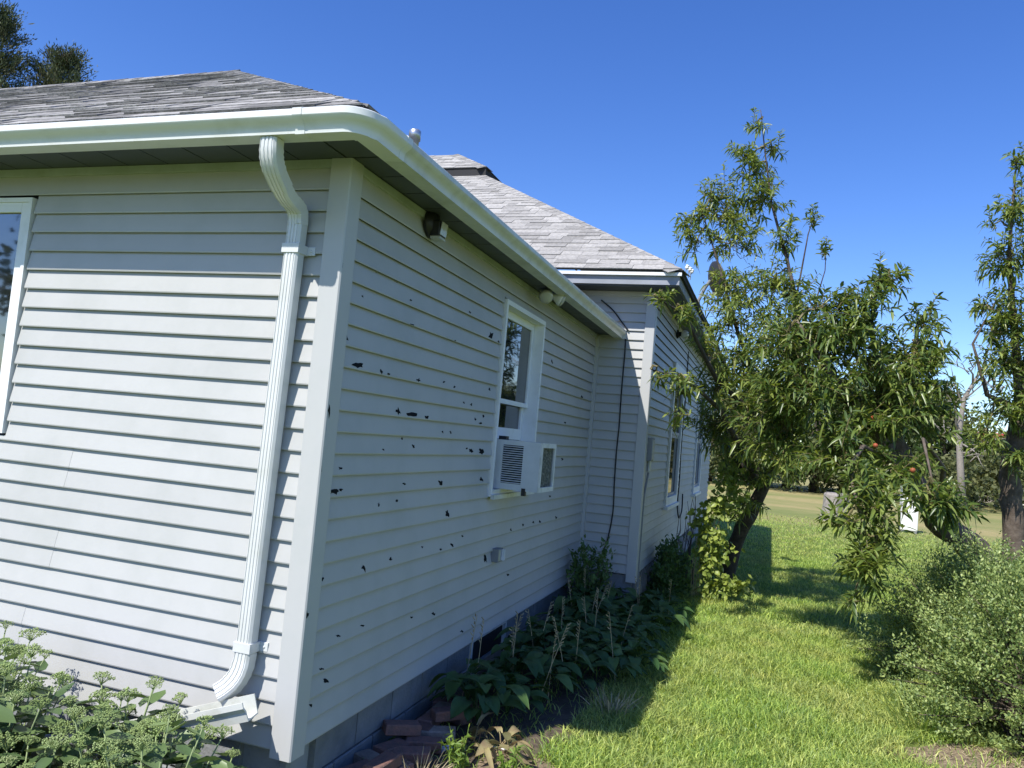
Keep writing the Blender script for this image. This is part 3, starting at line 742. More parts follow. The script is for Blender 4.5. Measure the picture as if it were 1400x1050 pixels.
# floodlights
fl = thing('floodlight', 'small black floodlight with square pale lens under the near eave', 'floodlight', (.02, .86, 2.93))
b = MB().lathe([(.02, 0), (.085, .005), (.085, .022), (.06, .045), (.03, .05)], (0, 0, 0), (1, 0, 0), 18); b.build('housing', M['black_plastic'], fl, True)
b = MB().hexa([(.075, -.045, -.085), (.10, .055, -.085), (.13, .055, -.02), (.11, -.045, -.02), (.05, -.045, -.06), (.07, .055, -.06), (.10, .055, .0), (.085, -.045, .0)])
b = MB().box((.035, -.045, -.075), (.085, .05, .01)); bevel(b.build('head', M['black_plastic'], fl), .006)
b = MB().hexa([(.086, -.038, -.068), (.086, .043, -.068), (.095, .043, .004), (.095, -.038, .004), (.089, -.038, -.068), (.089, .043, -.068), (.098, .043, .004), (.098, -.038, .004)])
b.build('lens', M['lens'], fl)
MB().hexa([(.03, -.038, -.090), (.088, -.038, -.090), (.088, .043, -.090), (.03, .043, -.090), (.03, -.038, -.077), (.088, -.038, -.077), (.088, .043, -.077), (.03, .043, -.077)]).build('lens', M['lens'], fl)
pf = px_on_z(758, 411, 2.90)
f2 = thing('twin_floodlight', 'twin bulb floodlight hanging from the soffit beyond the side window', 'floodlight', (.115, float(pf[1]), ZS-.001))
MB().lathe([(.055, 0), (.055, -.012), (.03, -.022), (.004, -.024)], (0, 0, 0), (0, 0, 1), 18).build('base', M['greybox'], f2, True)
for sgn in (-1, 1):
    aim = Vector((.25, -.75, -.45) if sgn < 0 else (.85, .35, -.35)).normalized(); st = Vector((.01, .035*sgn, -.02))
    hd = MB().lathe([(.012, 0), (.018, .01), (.020, .05), (.032, .065), (.055, .105), (.058, .118)], st, aim, 18).build('bulb_holder', M['greybox'] if sgn < 0 else M['porcelain'], f2, True)
    MB().lathe([(.0575, .1185), (.054, .130), (.036, .141), (.012, .145), (.001, .146)], st, aim, 18).build('bulb_face', M['lens'], hd, True)
# small lamp on the rear wall
p = px_on_x(931, 457, W2+.07)
f3 = thing('wall_light', 'small round white light under the rear eave beside the branches', 'light', (W2+.016, float(p[1]), float(p[2])))
MB().lathe([(.06, 0), (.06, .02), (.03, .03), (.03, .06)], (0, 0, 0), (1, 0, 0), 14).build('base', M['dark'], f3, True)
MB().lathe([(.03, .06), (.055, .08), (.06, .11), (.05, .14), (.02, .158), (.002, .16)], (0, 0, 0), (1, 0, 0), 14).build('globe', M['porcelain'], f3, True)
# electrical boxes
p0 = px_on_x(676, 759, .02)
eb = thing('outlet_box', 'small grey outdoor outlet box low on the side wall', 'outlet box', (.013, float(p0[1]), float(p0[2])-.045))
bevel(MB().box((-.006, -.055, 0), (.055, .055, .10)).build('box', M['greybox'], eb), .005)
MB().box((.0505, -.045, .01), (.056, .02, .09)).build('cover', M['galv'], eb)
MB().box((.0505, .024, .01), (.075, .05, .09)).build('flap', M['ac_body'], eb)
tb_ = thing('junction_box', 'tall grey utility box near the corner of the rear block', 'utility box', (W2+.012, 5.68, 1.33+.3))
bevel(MB().box((0, -.09, 0), (.06, .09, .26)).build('box', M['greybox'], tb_), .006)
MB().tube([(.03, 0, 0), (.03, 0, -.12)], .022, 8).build('fitting', M['galv'], tb_)
MB().box((.0605, -.08, .02), (.066, .08, .24)).build('door', M['trim'], tb_)
cnd = MB().tube([(W2+.03, L+.11, .06), (W2+.03, L+.11, .9), (W2+.028, L+.13, 1.25), (W2+.04, 5.68, 1.50)], .012, 8).build('conduit', M['greybox'], None)
tag(cnd, 'thin grey conduit running down the corner of the rear block', 'conduit')
# cables
def cable(name, pts, r_, label):
    pts = [Vector(p) for p in pts]; dense = []
    for i in range(len(pts)-1):
        for k in range(6):
            t = k/6; a = pts[max(i-1, 0)]; b_ = pts[i]; c_ = pts[i+1]; d_ = pts[min(i+2, len(pts)-1)]
            dense.append(.5*((2*b_)+(-a+c_)*t+(2*a-5*b_+4*c_-d_)*t*t+(-a+3*b_-3*c_+d_)*t**3))
    dense.append(pts[-1]); o = MB().tube(dense, r_, 6).build(name, M['cable'], None, True); return tag(o, label, 'cable')
yc = L-.030
cable('cable', [(.338, yc, 2.95), (.343, yc, 2.8), (.340, yc, 2.35), (.344, yc, 2.0), (.337, yc, 1.7), (.341, yc, 1.35), (.350, yc, 1.05), (.315, yc, .75), (.24, yc-.03, .45), (.22, yc-.08, .18), (.23, yc-.12, .0)], .0075, 'black cable hanging down the short wall from the gutter end')
cable('cable', [tuple(px(822, 410, yc)), tuple(px(838, 424, yc)), tuple(px(850, 440, yc)), tuple(px(859, 452, yc))], .008, 'short black cable curving above the gutter onto the rear wall')
cable('cable', [(W2+.02, 9.05, 3.3), (W2+.022, 9.1, 2.6), (W2+.022, 9.0, 1.9), (W2+.024, 9.08, 1.3), (W2+.03, 9.0, .95), (W2+.05, 9.15, .75), (W2+.05, 9.5, .85), (W2+.04, 9.55, 1.1)], .011, 'black cable looping down beside the nearer rear window')
# dish
dish = thing('satellite_dish', 'dark satellite dish seen from behind above the rear eave', 'satellite dish', (.80, 8.6, 3.76))
dz = .56
aim = Vector((.86, .46, .28)).normalized(); dc = Vector((.14, .0, dz))
prof = [(.27*math.sqrt(max(t, .0004)), .09*t) for t in np.linspace(0, 1, 9)]
b = MB(); b.lathe(prof+[(.27, .098)]+[(.263*math.sqrt(max(t, .0004)), .09*t+.008) for t in np.linspace(1, 0, 9)], dc, aim, 28); b.build('reflector', M['dish'], dish, True)
MB().tube([(-.02, 0, -.03), (-.02, 0, .25), (.06, 0, dz-.12), tuple(dc-aim*.01)], .024, 10).build('mast', M['greybox'], dish)
MB().box((-.10, -.08, -.035), (.06, .08, -.015)).build('foot', M['greybox'], dish)
MB().tube([tuple(dc-aim*.005+Vector((0, 0, -.22))), tuple(dc+aim*.30+Vector((0, 0, -.16)))], .012, 8).build('feed_arm', M['greybox'], dish)
MB().box((dc.x+aim.x*.30-.03, aim.y*.30-.03, dz-.14), (dc.x+aim.x*.30+.03, aim.y*.30+.03, dz-.04)).build('feed_horn', M['greybox'], dish)
MB().tube([(.10, -1.5, -.10), (.02, -.6, .02), (-.02, 0, .16)], .012, 8).build('stay', M['porcelain'], dish)
# porcelain knobs on the eave corner
for i, (dx_, dy_, dz_) in enumerate(((0, 0, 0), (.02, .10, -.035), (.03, .20, -.075))):
    o = thing('wire_insulator', ('nearest', 'middle', 'farthest')[i]+' of three white porcelain wire knobs on the rear roof corner', 'insulator', (EXB+.012+dx_, EYB+.15+dy_, EZB+.03+dz_*0), 'porcelain wire knobs')
    MB().lathe([(.008, 0), (.008, .014), (.022, .020), (.022, .032), (.013, .038), (.022, .044), (.019, .056), (.003, .060)], (0, 0, 0), (.35, 0, 1), 12).build('knob', M['porcelain'], o, True)
    MB().tube([(0, 0, -.06), (0, 0, .02)], .006, 6).build('pin', M['galv'], o)

# ================================================================== bricks by the foundation
BR = [(428,1040,.02,20,0),(470,1030,.03,-35,0),(512,1010,.05,25,1),(505,1040,.02,-20,0),(545,1000,.05,60,2),(560,985,.04,15,0),(530,975,.09,-30,1),
      (572,960,.07,35,0),(548,955,.06,-10,2),(590,935,.06,20,0),(480,1045,.10,40,2),(540,1040,.03,65,0),(556,1020,.04,-50,1),(500,985,.04,10,2)]
rb = random.Random(3)
words = ['dull red brick in the heap against the block foundation']
e = .006; lx, ly, lz = .20, .095, .06
bb = MB().sweep([[(-lx/2+e, -ly/2+e, 0), (lx/2-e, -ly/2+e, 0), (lx/2-e, ly/2-e, 0), (-lx/2+e, ly/2-e, 0)], [(-lx/2, -ly/2, e), (lx/2, -ly/2, e), (lx/2, ly/2, e), (-lx/2, ly/2, e)],
                 [(-lx/2, -ly/2, lz-e), (lx/2, -ly/2, lz-e), (lx/2, ly/2, lz-e), (-lx/2, ly/2, lz-e)], [(-lx/2+e, -ly/2+e, lz), (lx/2-e, -ly/2+e, lz), (lx/2-e, ly/2-e, lz), (-lx/2+e, ly/2-e, lz)]])
brm = [mesh('loose_brick', bb.v, bb.f, M['brick']), mesh('loose_brick', bb.v, bb.f, M['brick_tan'])]
ORD_ = ['nearest', 'second nearest', 'third nearest', 'fourth nearest', 'fifth nearest', 'sixth nearest', 'seventh nearest', 'eighth nearest', 'farthest']
for i in range(18):
    col_, row = i % 2, i//2
    x = .095+.125*col_+rb.uniform(-.015, .015); y = .34+row*.165+rb.uniform(-.012, .012); z = .012; top = i % 5 == 3
    if top: z = .075
    tan = i in (4, 11, 14)
    o = link('loose_brick', brm[1 if tan else 0], None, (x, y, z), (R(rb.uniform(-3, 3)), R(rb.uniform(-4, 4)), R(rb.choice((0, 90, 20, 75, -25, 60)) if not top else rb.uniform(0, 90))))
    side_ = 'on the wall side of the heap' if col_ == 0 else 'on the lawn side of the heap'
    tag(o, ('pale tan' if tan else 'dull red')+' brick '+('atop, ' if top else '')+side_+', '+ORD_[row]+' in its row', 'brick', 'loose bricks by the foundation')
#PLANTS
# ================================================================== PLANTS
def unit(a): return a/np.maximum(np.linalg.norm(a, axis=-1, keepdims=True), 1e-9)
def leaf_arrays(P, ax, nr, ln, wd, curl, fold=.18, shape=(1.0, .78)):
    """P, ax, nr (n,3); ln, wd, curl (n,). 8 vertices and 8 triangles per leaf"""
    n = len(P); ax = unit(ax); sd = unit(np.cross(ax, nr)); nr = np.cross(sd, ax)
    dn = np.array([0, 0, -1.0])
    def c(t): return P+ax*(ln*t)[:, None]+dn*(curl*ln*t*t)[:, None]
    one = np.ones(n); rows = [P]
    for t, wf in ((.33, shape[0]), (.70, shape[1])):
        m = c(one*t); h = (wd*wf*.5)[:, None]
        rows += [m+sd*h, m-nr*h*fold*2, m-sd*h]
    rows.append(c(one)); V = np.stack(rows, 1).reshape(-1, 3)
    T = np.array([(0, 1, 2), (0, 2, 3), (1, 4, 5), (1, 5, 2), (2, 5, 6), (2, 6, 3), (4, 7, 5), (5, 7, 6)])
    T = (T[None]+(np.arange(n)*8)[:, None, None]).reshape(-1, 3)
    return V, T
def leaf_obj(name, m, parent, *a, kind='stuff', **k):
    V, T = leaf_arrays(*a, **k); o = link(name, mesh_np(name, V, T, m, True), parent); return tag(o, kind=kind)
def small_leaf_arrays(P, ax, nr, ln, wd):
    """4 vertices, 2 triangles: a folded diamond"""
    n = len(P); ax = unit(ax); sd = unit(np.cross(ax, nr)); nr = np.cross(sd, ax)
    mid = P+ax*(ln*.45)[:, None]; h = (wd*.5)[:, None]
    V = np.stack([P, mid+sd*h+nr*h*.3, P+ax*ln[:, None], mid-sd*h+nr*h*.3], 1).reshape(-1, 3)
    T = np.array([(0, 1, 2), (0, 2, 3)]); T = (T[None]+(np.arange(n)*4)[:, None, None]).reshape(-1, 3)
    return V, T
def rnd_dir(n): return unit(RNG.normal(size=(n, 3)))
def curve_pts(p0, p1, n=5, sag=0.0, jit=0.0, rg=random):
    p0 = Vector(p0); p1 = Vector(p1); out = []
    for i in range(n+1):
        t = i/n; q = p0.lerp(p1, t); q.z += sag*4*t*(1-t)
        if 0 < i < n: q += Vector((rg.uniform(-jit, jit), rg.uniform(-jit, jit), rg.uniform(-jit, jit)))
        out.append(q)
    return out

# ---- peach trees
def peach_tree(label, base, limbs, clusters, seed, single=0, dens=.085, leaf_len=.135, bark='bark', fruits=()):
    """limbs: list of (points, radii); clusters: (px, py, rx_px, ry_px, depth_y, depth_radius)"""
    rg = random.Random(seed); rn = np.random.default_rng(seed)
    root = thing('peach_tree', label, 'tree', base)
    B0_ = np.array(base); sub = lambda p: tuple(np.array(p, float)-B0_)
    allp = []
    for i, (pts, rad) in enumerate(limbs):
        dense = []; rr_ = []
        for k in range(len(pts)-1):
            for q in range(4):
                t = q/4; dense.append(Vector(pts[k]).lerp(Vector(pts[k+1]), t)+Vector((rg.uniform(-1, 1), rg.uniform(-1, 1), rg.uniform(-.5, .5)))*rad[k]*.12*(k+q > 0)); rr_.append((rad[k]*(1-t)+rad[k+1]*t)*rg.uniform(.92, 1.1))
        dense.append(Vector(pts[-1])); rr_.append(rad[-1]); allp += dense
        b = MB().tube([sub(p) for p in dense], rr_, 10); b.build('trunk' if i == 0 else 'limb', M[bark], root, True)
    AP = np.array([tuple(p) for p in allp])
    tw = MB(); LP, LA, LN, LL = [], [], [], []
    for (cx, cy, rx, ry, dy, dr) in clusters:
        c = px(cx, cy, dy); dist = float(np.dot(c-CAM, FW)); s = dist/FPX
        nl = rx*ry*3.14*dens; ntw = max(2, int(nl/16))
        j = AP[np.argmin(np.linalg.norm(AP-c, axis=1))]
        hub = c*.75+j*.25; hub[2] -= ry*s*.25
        br = curve_pts(j, hub, 4, .05, .03, rg); tw.tube([sub(p) for p in br], [.016, .014, .012, .010, .007], 5, False)
        for _ in range(ntw):
            u = rn.normal(size=3); u /= np.linalg.norm(u); u *= rn.random()**.45
            tip = c+RT*(u[0]*rx*s)+UP*(u[1]*ry*s)+FW*(u[2]*dr)
            d0 = tip-hub; l0 = np.linalg.norm(d0)+1e-6
            dpn = rg.uniform(.05, .45); tl = min(rg.uniform(.28, .50), max(l0, .2)); dirn = unit(d0/l0+np.array([0, 0, .45])+rn.normal(size=3)*.35)
            st = tip-dirn*tl*.75
            if rg.random() < .6:
                tw.tube([sub(p) for p in curve_pts(hub, st, 3, -.02, .03, rg)], [.006, .005, .0045, .004], 4, False)
            pts = [st+dirn*tl*t+np.array([0, 0, -1])*tl*dpn*t*t for t in (0, .33, .66, 1)]
            tw.tube([sub(p) for p in pts], [.004, .0035, .003, .0018], 4, False)
            nlv = rg.randint(13, 19); az = rg.uniform(0, 6.28)
            side0 = unit(np.cross(dirn, [0, 0, 1.]))
            for q in range(nlv):
                t = (q+.5)/nlv; p = st+dirn*tl*t+np.array([0, 0, -1])*tl*dpn*t*t
                ang = az+q*2.4; tang = unit(dirn+np.array([0, 0, -1.6*dpn*t])); up_ = np.cross(side0, tang)
                a = tang*.55+(side0*math.cos(ang)+up_*math.sin(ang))*.9+rn.normal(size=3)*.25+np.array([0, 0, .34])
                LP.append(p); LA.append(a); LN.append(unit(np.array([0, 0, 1.])+rn.normal(size=3)*.5)); LL.append(leaf_len*rg.uniform(.65, 1.2)*(.75+.25*math.sin(3.1*t)))
    tag(tw.build('twigs', M['twig'], root), kind='stuff')
    LP, LA, LN, LL = map(np.array, (LP, LA, LN, LL)); n = len(LP)
    order = np.argsort(np.linalg.norm(LP-CAM, axis=1)); ones = order[:single]; rest = order[single:]
    WD = LL*rn.uniform(.19, .26, n); CU = rn.uniform(.15, .95, n)
    leaf_obj('foliage', M['peach_leaf'], root, LP[rest]-B0_, LA[rest], LN[rest], LL[rest], WD[rest], CU[rest])
    if single:
        var = []
        for q in range(6):
            V, T = leaf_arrays(np.zeros((1, 3)), np.array([[1., 0, 0]]), np.array([[0, 0, 1.]]), np.array([1.0]), np.array([.19+.012*q]), np.array([.2+.14*q]))
            var.append(mesh_np('leaf', V, T, M['peach_leaf'], True))
        for i in ones:
            ax_ = Vector(LA[i]).normalized(); sd_ = ax_.cross(Vector(LN[i])).normalized(); nn = sd_.cross(ax_)
            # drooping is built into the variant along local -z, so keep local z upright
            M3 = Matrix((ax_, -sd_, nn)).transposed().to_4x4()
            o = link('leaf', var[i % 6], root); o.matrix_local = Matrix.Translation(Vector(LP[i]-B0_)) @ M3 @ Matrix.Scale(float(LL[i]), 4)
    for (fx_, fy_, fd) in fruits:
        p = px(fx_, fy_, fd); MB().lathe([(.001, -.022), (.014, -.019), (.022, -.006), (.022, .006), (.016, .017), (.006, .021), (.001, .019)], sub(p), n=12).build('peach', M['peach'], root, True)
    return root

P = lambda x, y, d: tuple(px(x, y, d))
# nearer tree: leaning trunk behind the shrubs, drooping branch in front
baseA = (4.35, 6.2, 0.0)
tA = P(1332, 752, 6.0); tB = P(1282, 712, 5.7); tC = P(1238, 640, 5.3); tD = P(1205, 560, 5.1)
limA = [([baseA, (baseA[0]-.05, 6.15, .45), tA, tB, tC, tD], [.17, .155, .14, .12, .095, .075]),
        ([tD, P(1200, 500, 5.0), P(1190, 440, 5.0), P(1205, 370, 5.0)], [.045, .032, .02, .010]),
        ([tC, P(1170, 560, 4.9), P(1130, 500, 4.8), P(1090, 440, 4.8)], [.065, .05, .035, .018]),
        ([tD, P(1250, 500, 5.2), P(1255, 440, 5.2)], [.045, .03, .014]),
        ([tC, P(1180, 610, 4.4), P(1160, 640, 4.0), P(1175, 700, 3.8), P(1185, 770, 3.75)], [.03, .02, .014, .009, .005]),
        ([tB, P(1290, 640, 4.9), P(1262, 600, 4.4), P(1275, 660, 4.0)], [.03, .02, .013, .007])]
clA = [(1075, 452, 62, 46, 4.9, .45), (1165, 430, 62, 40, 4.9, .45), (1218, 372, 26, 36, 5.0, .25), (1192, 402, 30, 30, 4.9, .3), (1250, 470, 36, 46, 5.1, .35), (1110, 520, 84, 48, 4.8, .55),
       (1215, 540, 62, 50, 4.9, .5), (1060, 575, 62, 50, 5.1, .5), (1150, 600, 78, 46, 4.6, .5), (1262, 560, 40, 44, 5.2, .4), (1282, 520, 22, 26, 5.2, .3), (1225, 628, 44, 30, 4.6, .4),
       (1190, 690, 46, 32, 3.85, .25), (1178, 762, 34, 44, 3.7, .2), (1205, 730, 24, 40, 3.8, .2), (1270, 668, 48, 32, 4.0, .25), (1150, 708, 22, 18, 3.7, .15), (1300, 690, 30, 26, 4.1, .2), (1165, 812, 12, 18, 3.7, .1), (1185, 650, 50, 26, 4.0, .3), (1130, 405, 44, 26, 4.9, .35), (1262, 425, 24, 34, 5.2, .25), (1240, 500, 50, 44, 5.0, .45), (1125, 455, 60, 40, 4.9, .5), (1185, 480, 60, 44, 4.9, .5), (1275, 480, 22, 34, 5.2, .25), (1090, 490, 56, 40, 4.9, .5), (1060, 530, 50, 40, 5.0, .4), (1185, 560, 60, 44, 4.8, .5)]
peach_tree('peach tree with leaning dark trunk and long drooping branch over the lawn', baseA, limA, clA, 31, single=300, leaf_len=.128,
           fruits=((1194, 571, 4.7), (1197, 609, 4.5), (1248, 643, 4.3)))
# farther tree beside the house, tall thin shoots
baseD = (1.42, 8.1, 0.0)
dA = P(1008, 735, 7.9); dB = P(1042, 672, 7.6); dC = P(1068, 600, 7.2); dD = P(1080, 520, 6.9)
limD = [([baseD, dA, dB, dC, dD], [.12, .10, .088, .072, .055]),
        ([dD, P(1090, 420, 6.8), P(1075, 350, 6.9), P(1055, 280, 7.0), P(1045, 200, 7.0), P(1040, 150, 7.0)], [.042, .028, .020, .014, .008, .004]),
        ([dC, P(1010, 460, 6.7), P(985, 370, 6.8), P(960, 290, 6.9)], [.036, .022, .014, .006]),
        ([dC, P(980, 520, 6.0), P(935, 430, 4.9), P(895, 405, 4.45)], [.04, .026, .014, .006]),
        ([dB, P(985, 560, 6.2), P(940, 520, 4.9), P(890, 505, 4.45)], [.04, .026, .014, .006]),
        ([dD, P(1090, 400, 6.9), P(1105, 320, 6.9), P(1118, 280, 6.9)], [.02, .012, .007, .003]),
        ([dD, P(1110, 430, 6.9), P(1128, 370, 6.9), P(1130, 325, 6.9)], [.018, .011, .006, .003]),
        ([dB, P(1000, 620, 7.3), P(990, 580, 7.2)], [.05, .03, .012])]
clD = [(1036, 168, 13, 20, 7.0, .18), (1022, 205, 26, 26, 7.0, .25), (1062, 195, 15, 22, 7.0, .15), (985, 255, 30, 34, 7.0, .3), (1045, 262, 40, 36, 7.0, .35), (955, 285, 18, 24, 6.9, .2), (950, 325, 26, 26, 6.9, .25),
       (1010, 320, 46, 36, 6.9, .4), (1075, 320, 24, 36, 6.9, .3), (1000, 378, 34, 28, 6.8, .4), (1050, 380, 44, 36, 6.8, .4), (1000, 430, 48, 34, 6.5, .4), (1070, 445, 48, 34, 6.7, .4), (905, 402, 22, 12, 4.45, .12), (938, 424, 24, 18, 4.7, .16),
       (965, 470, 34, 26, 6.0, .3), (905, 508, 18, 10, 4.45, .1), (936, 520, 26, 16, 4.7, .18), (985, 520, 42, 36, 6.2, .4), (1040, 520, 44, 40, 6.6, .4), (1000, 590, 36, 44, 6.9, .4), (1045, 600, 40, 36, 7.0, .4), (1000, 645, 28, 26, 7.3, .3), (930, 565, 12, 14, 4.7, .1),
       (1112, 300, 9, 30, 6.9, .08), (1128, 345, 8, 26, 6.9, .08), (1020, 480, 60, 40, 6.6, .5), (1000, 285, 46, 40, 7.0, .35), (1080, 395, 40, 36, 6.8, .35), (1030, 230, 36, 30, 7.0, .3), (940, 300, 16, 26, 6.9, .2), (1010, 400, 50, 36, 6.7, .4), (970, 560, 34, 40, 6.7, .35), (1080, 560, 40, 46, 6.8, .4), (1080, 620, 40, 28, 6.6, .4), (1022, 682, 26, 18, 7.2, .25), (1045, 648, 30, 20, 7.0, .3), (1004, 705, 16, 14, 7.3, .2)]
peach_tree('tall peach tree with thin upright shoots growing close to the rear wall', baseD, limD, clD, 37, dens=.100, leaf_len=.122, bark='bark_dark')
# tree at the right edge
bA = P(1384, 700, 8.0); baseB = (bA[0]+.06, 8.0, 0.0); bB = P(1380, 640, 7.9); bC = P(1395, 560, 7.8)
limB = [([baseB, bA, bB, bC, P(1410, 480, 7.6)], [.15, .12, .11, .09, .06]),
        ([bC, P(1385, 440, 7.5), P(1380, 340, 7.4), P(1390, 220, 7.4)], [.06, .04, .022, .006]),
        ([P(1410, 480, 7.6), P(1440, 400, 7.5), P(1450, 300, 7.4)], [.06, .04, .01]),
        ([bC, P(1350, 540, 7.5), P(1330, 470, 7.4), P(1362, 410, 7.4)], [.04, .026, .014, .005])]
clB = [(1391, 215, 10, 26, 7.4, .15), (1385, 275, 24, 40, 7.4, .25), (1378, 345, 34, 44, 7.4, .3), (1385, 420, 42, 48, 7.5, .35), (1374, 490, 44, 44, 7.5, .35), (1385, 555, 44, 38, 7.6, .4), (1440, 330, 40, 60, 7.5, .4), (1450, 450, 50, 60, 7.6, .5),
       (1352, 300, 10, 14, 7.4, .08), (1338, 415, 12, 18, 7.4, .06), (1430, 560, 44, 50, 7.7, .4), (1345, 590, 30, 24, 7.5, .25), (1500, 420, 50, 80, 7.6, .5), (1360, 450, 24, 30, 7.4, .25), (1395, 620, 24, 24, 7.6, .25)]
peach_tree('dense peach tree with rough grey trunk cut by the right edge', baseB, limB, clB, 41, dens=.125, leaf_len=.125)
# dead grey tree in the gap
bd = px_on_z(1316, 700, 0.0); rgd = random.Random(9)
dt = thing('dead_tree', 'bare grey dead tree standing in the gap between the peach trees', 'tree', tuple(bd)); sub = lambda p: tuple(np.array(p)-bd)
dd = float(bd[1]); MB().tube([(0, 0, 0), sub(px(1313, 640, dd)), sub(px(1311, 590, dd)), sub(px(1318, 545, dd)), sub(px(1345, 500, dd))], [.20, .16, .14, .10, .05], 9).build('trunk', M['deadwood'], dt, True)
for a, b_ in (((1311, 590), (1290, 530)), ((1318, 560), (1300, 500)), ((1318, 545), (1352, 520)), ((1313, 620), (1375, 600)), ((1345, 500), (1352, 470)), ((1330, 525), (1325, 485)), ((1313, 605), (1345, 640)), ((1312, 600), (1280, 585)), ((1352, 520), (1372, 540))):
    MB().tube([sub(p) for p in curve_pts(px(*a, dd), px(*b_, dd-1), 5, .1, .16, rgd)], [.055, .045, .036, .028, .02, .01], 6).build('branch', M['deadwood'], dt, True)
    for _ in range(4):
        q = px(a[0]+(b_[0]-a[0])*rgd.uniform(.3, 1), a[1]+(b_[1]-a[1])*rgd.uniform(.3, 1), dd-.7)
        MB().tube([sub(p) for p in curve_pts(q, q+np.array([rgd.uniform(-1, 1), rgd.uniform(-.6, .6), rgd.uniform(-.2, 1.1)]), 4, .1, .08, rgd)], [.03, .025, .02, .015, .008], 5).build('branch', M['deadwood'], dt, True)

# ---- shrubs on the right
def shrub(label, c, rx, ry, h, seed, nsh, mleaf='hedge_leaf', ll=.030, per=46, name='shrub', group=None, lean=(0, 0), sp=.34):
    rg = random.Random(seed); rn = np.random.default_rng(seed); root = thing(name, label, 'shrub', (c[0], c[1], 0), group)
    st = MB(); PP, AA = [], []
    for i in range(nsh):
        a = rg.uniform(0, 6.283); el = rg.random()**.95; rr_ = math.sqrt(max(0, 1-el*el*.92)); q = rg.uniform(.80, 1.06)*(1+.12*math.sin(3*a+seed)+.08*math.sin(7*a))
        tip = Vector((rx*rr_*math.cos(a)*q+lean[0]*el, ry*rr_*math.sin(a)*q+lean[1]*el, max(.12, h*el*rg.uniform(.86, 1.06)))); b0 = Vector((rx*.35*rg.uniform(-1, 1), ry*.35*rg.uniform(-1, 1), 0))
        pts = [b0, b0.lerp(tip, .5)+Vector((0, 0, h*.10)), tip]; 
        if i % 5 == 0: st.tube(pts, [.009, .006, .003], 4, False)
        d = (tip-pts[1]).normalized(); d = (d+Vector((0, 0, .35))).normalized(); ln_ = sp*rg.uniform(.7, 1.3)
        t = rn.random(per); base_ = np.array(tip)-np.array(d)*ln_*.7
        PP.append(base_+np.array(d)*(ln_*t)[:, None]+rn.normal(size=(per, 3))*.018); AA.append(rn.normal(size=(per, 3))*.75+np.array(d)*.55+np.array([0, 0, .25]))
    PP = np.concatenate(PP); AA = np.concatenate(AA); n = len(PP); keep = PP[:, 2] > .03; PP, AA = PP[keep], AA[keep]; n = len(PP)
    V, T = small_leaf_arrays(PP, AA, unit(np.array([0, 0, 1.])+rn.normal(size=(n, 3))*.6), ll*rn.uniform(.7, 1.3, n), ll*.52*rn.uniform(.8, 1.2, n))
    tag(st.build('stems', M['bark'], root), kind='stuff'); tag(link('foliage', mesh_np('foliage', V, T, M[mleaf], True), root), kind='stuff'); return root
shrub('bushy light green shrub nearest the camera at the right edge', (3.95, 3.25), .95, .80, 1.27, 61, 1000, lean=(.05, 0), per=70, ll=.028)
shrub('darker leafy shrub behind the nearest one under the drooping peach branch', (3.78, 4.65), .80, .75, 1.18, 62, 700, per=64, ll=.029)
shrub('pale leafy shrub at the far right behind the others', (5.0, 4.3), .8, .9, 1.45, 63, 520, per=56, ll=.031)
shrub('low dark leafy bush against the rear block foundation in shade', (.86, 6.6), .20, .70, .62, 64, 130, mleaf='hosta_leaf', ll=.055, per=26, name='bush')
shrub('small dark bush with upright shoots in the inside corner of the walls', (.28, 4.85), .24, .34, .72, 65, 60, mleaf='hosta_leaf', ll=.06, per=24, name='bush')
rgs = random.Random(77)
ds_ = thing('bare_stems', 'thin bare dark stems rising against the rear wall', 'shrub', (.92, 7.6, 0))
for i in range(11):
    a = Vector((rgs.uniform(-.1, .15), rgs.uniform(-.7, .8), 0)); t_ = a+Vector((rgs.uniform(-.12, .1), rgs.uniform(-.2, .25), rgs.uniform(.8, 1.25)))
    MB().tube(curve_pts(a, t_, 5, 0, .04, rgs), [.008, .007, .006, .005, .004, .002], 5).build('stem', M['bark_dark'], ds_)

# ---- vine on the trunk beside the house
rn = np.random.default_rng(91); vn = thing('vine', 'sunlit yellow green vine climbing the trunk beside the house', 'vine', (1.2, 6.86, 0))
PV = []
for (vx, vy, srx, sry, cnt) in ((985, 690, 22, 14, 70), (962, 715, 14, 18, 70), (978, 745, 20, 22, 130), (968, 775, 14, 16, 70), (985, 800, 22, 12, 110), (1005, 800, 16, 10, 50), (1000, 670, 18, 22, 60), (995, 640, 14, 20, 40)):
    for _ in range(int(cnt*2.0)): PV.append(px(vx+rn.normal()*srx*.6, vy+rn.normal()*sry*.6, 6.86+rn.normal()*.07))
PV = np.array(PV); PV[:, 2] = np.maximum(PV[:, 2], .04); n = len(PV)
lob = []
A_ = rnd_dir(n); A_[:, 2] = -np.abs(A_[:, 2])*.6; NN = unit(np.array([-.3, -.7, .7])+rn.normal(size=(n, 3))*.7)
V, T = leaf_arrays(PV-np.array([1.2, 6.86, 0]), A_, NN, .066*rn.uniform(.6, 1.4, n), .062*rn.uniform(.8, 1.2, n), rn.uniform(0, .5, n), fold=.2, shape=(1.0, .62))
tag(link('foliage', mesh_np('foliage', V, T, M['vine_leaf'], False), vn), kind='stuff')
for i in range(5):
    MB().tube([(.02*i-.08, .02*i, 0), (.03*i-.1, .05, .35), (.04*i-.06, .1, .7), (.05*i, .15, 1.0)], .007, 5).build('stem', M['straw'], vn)

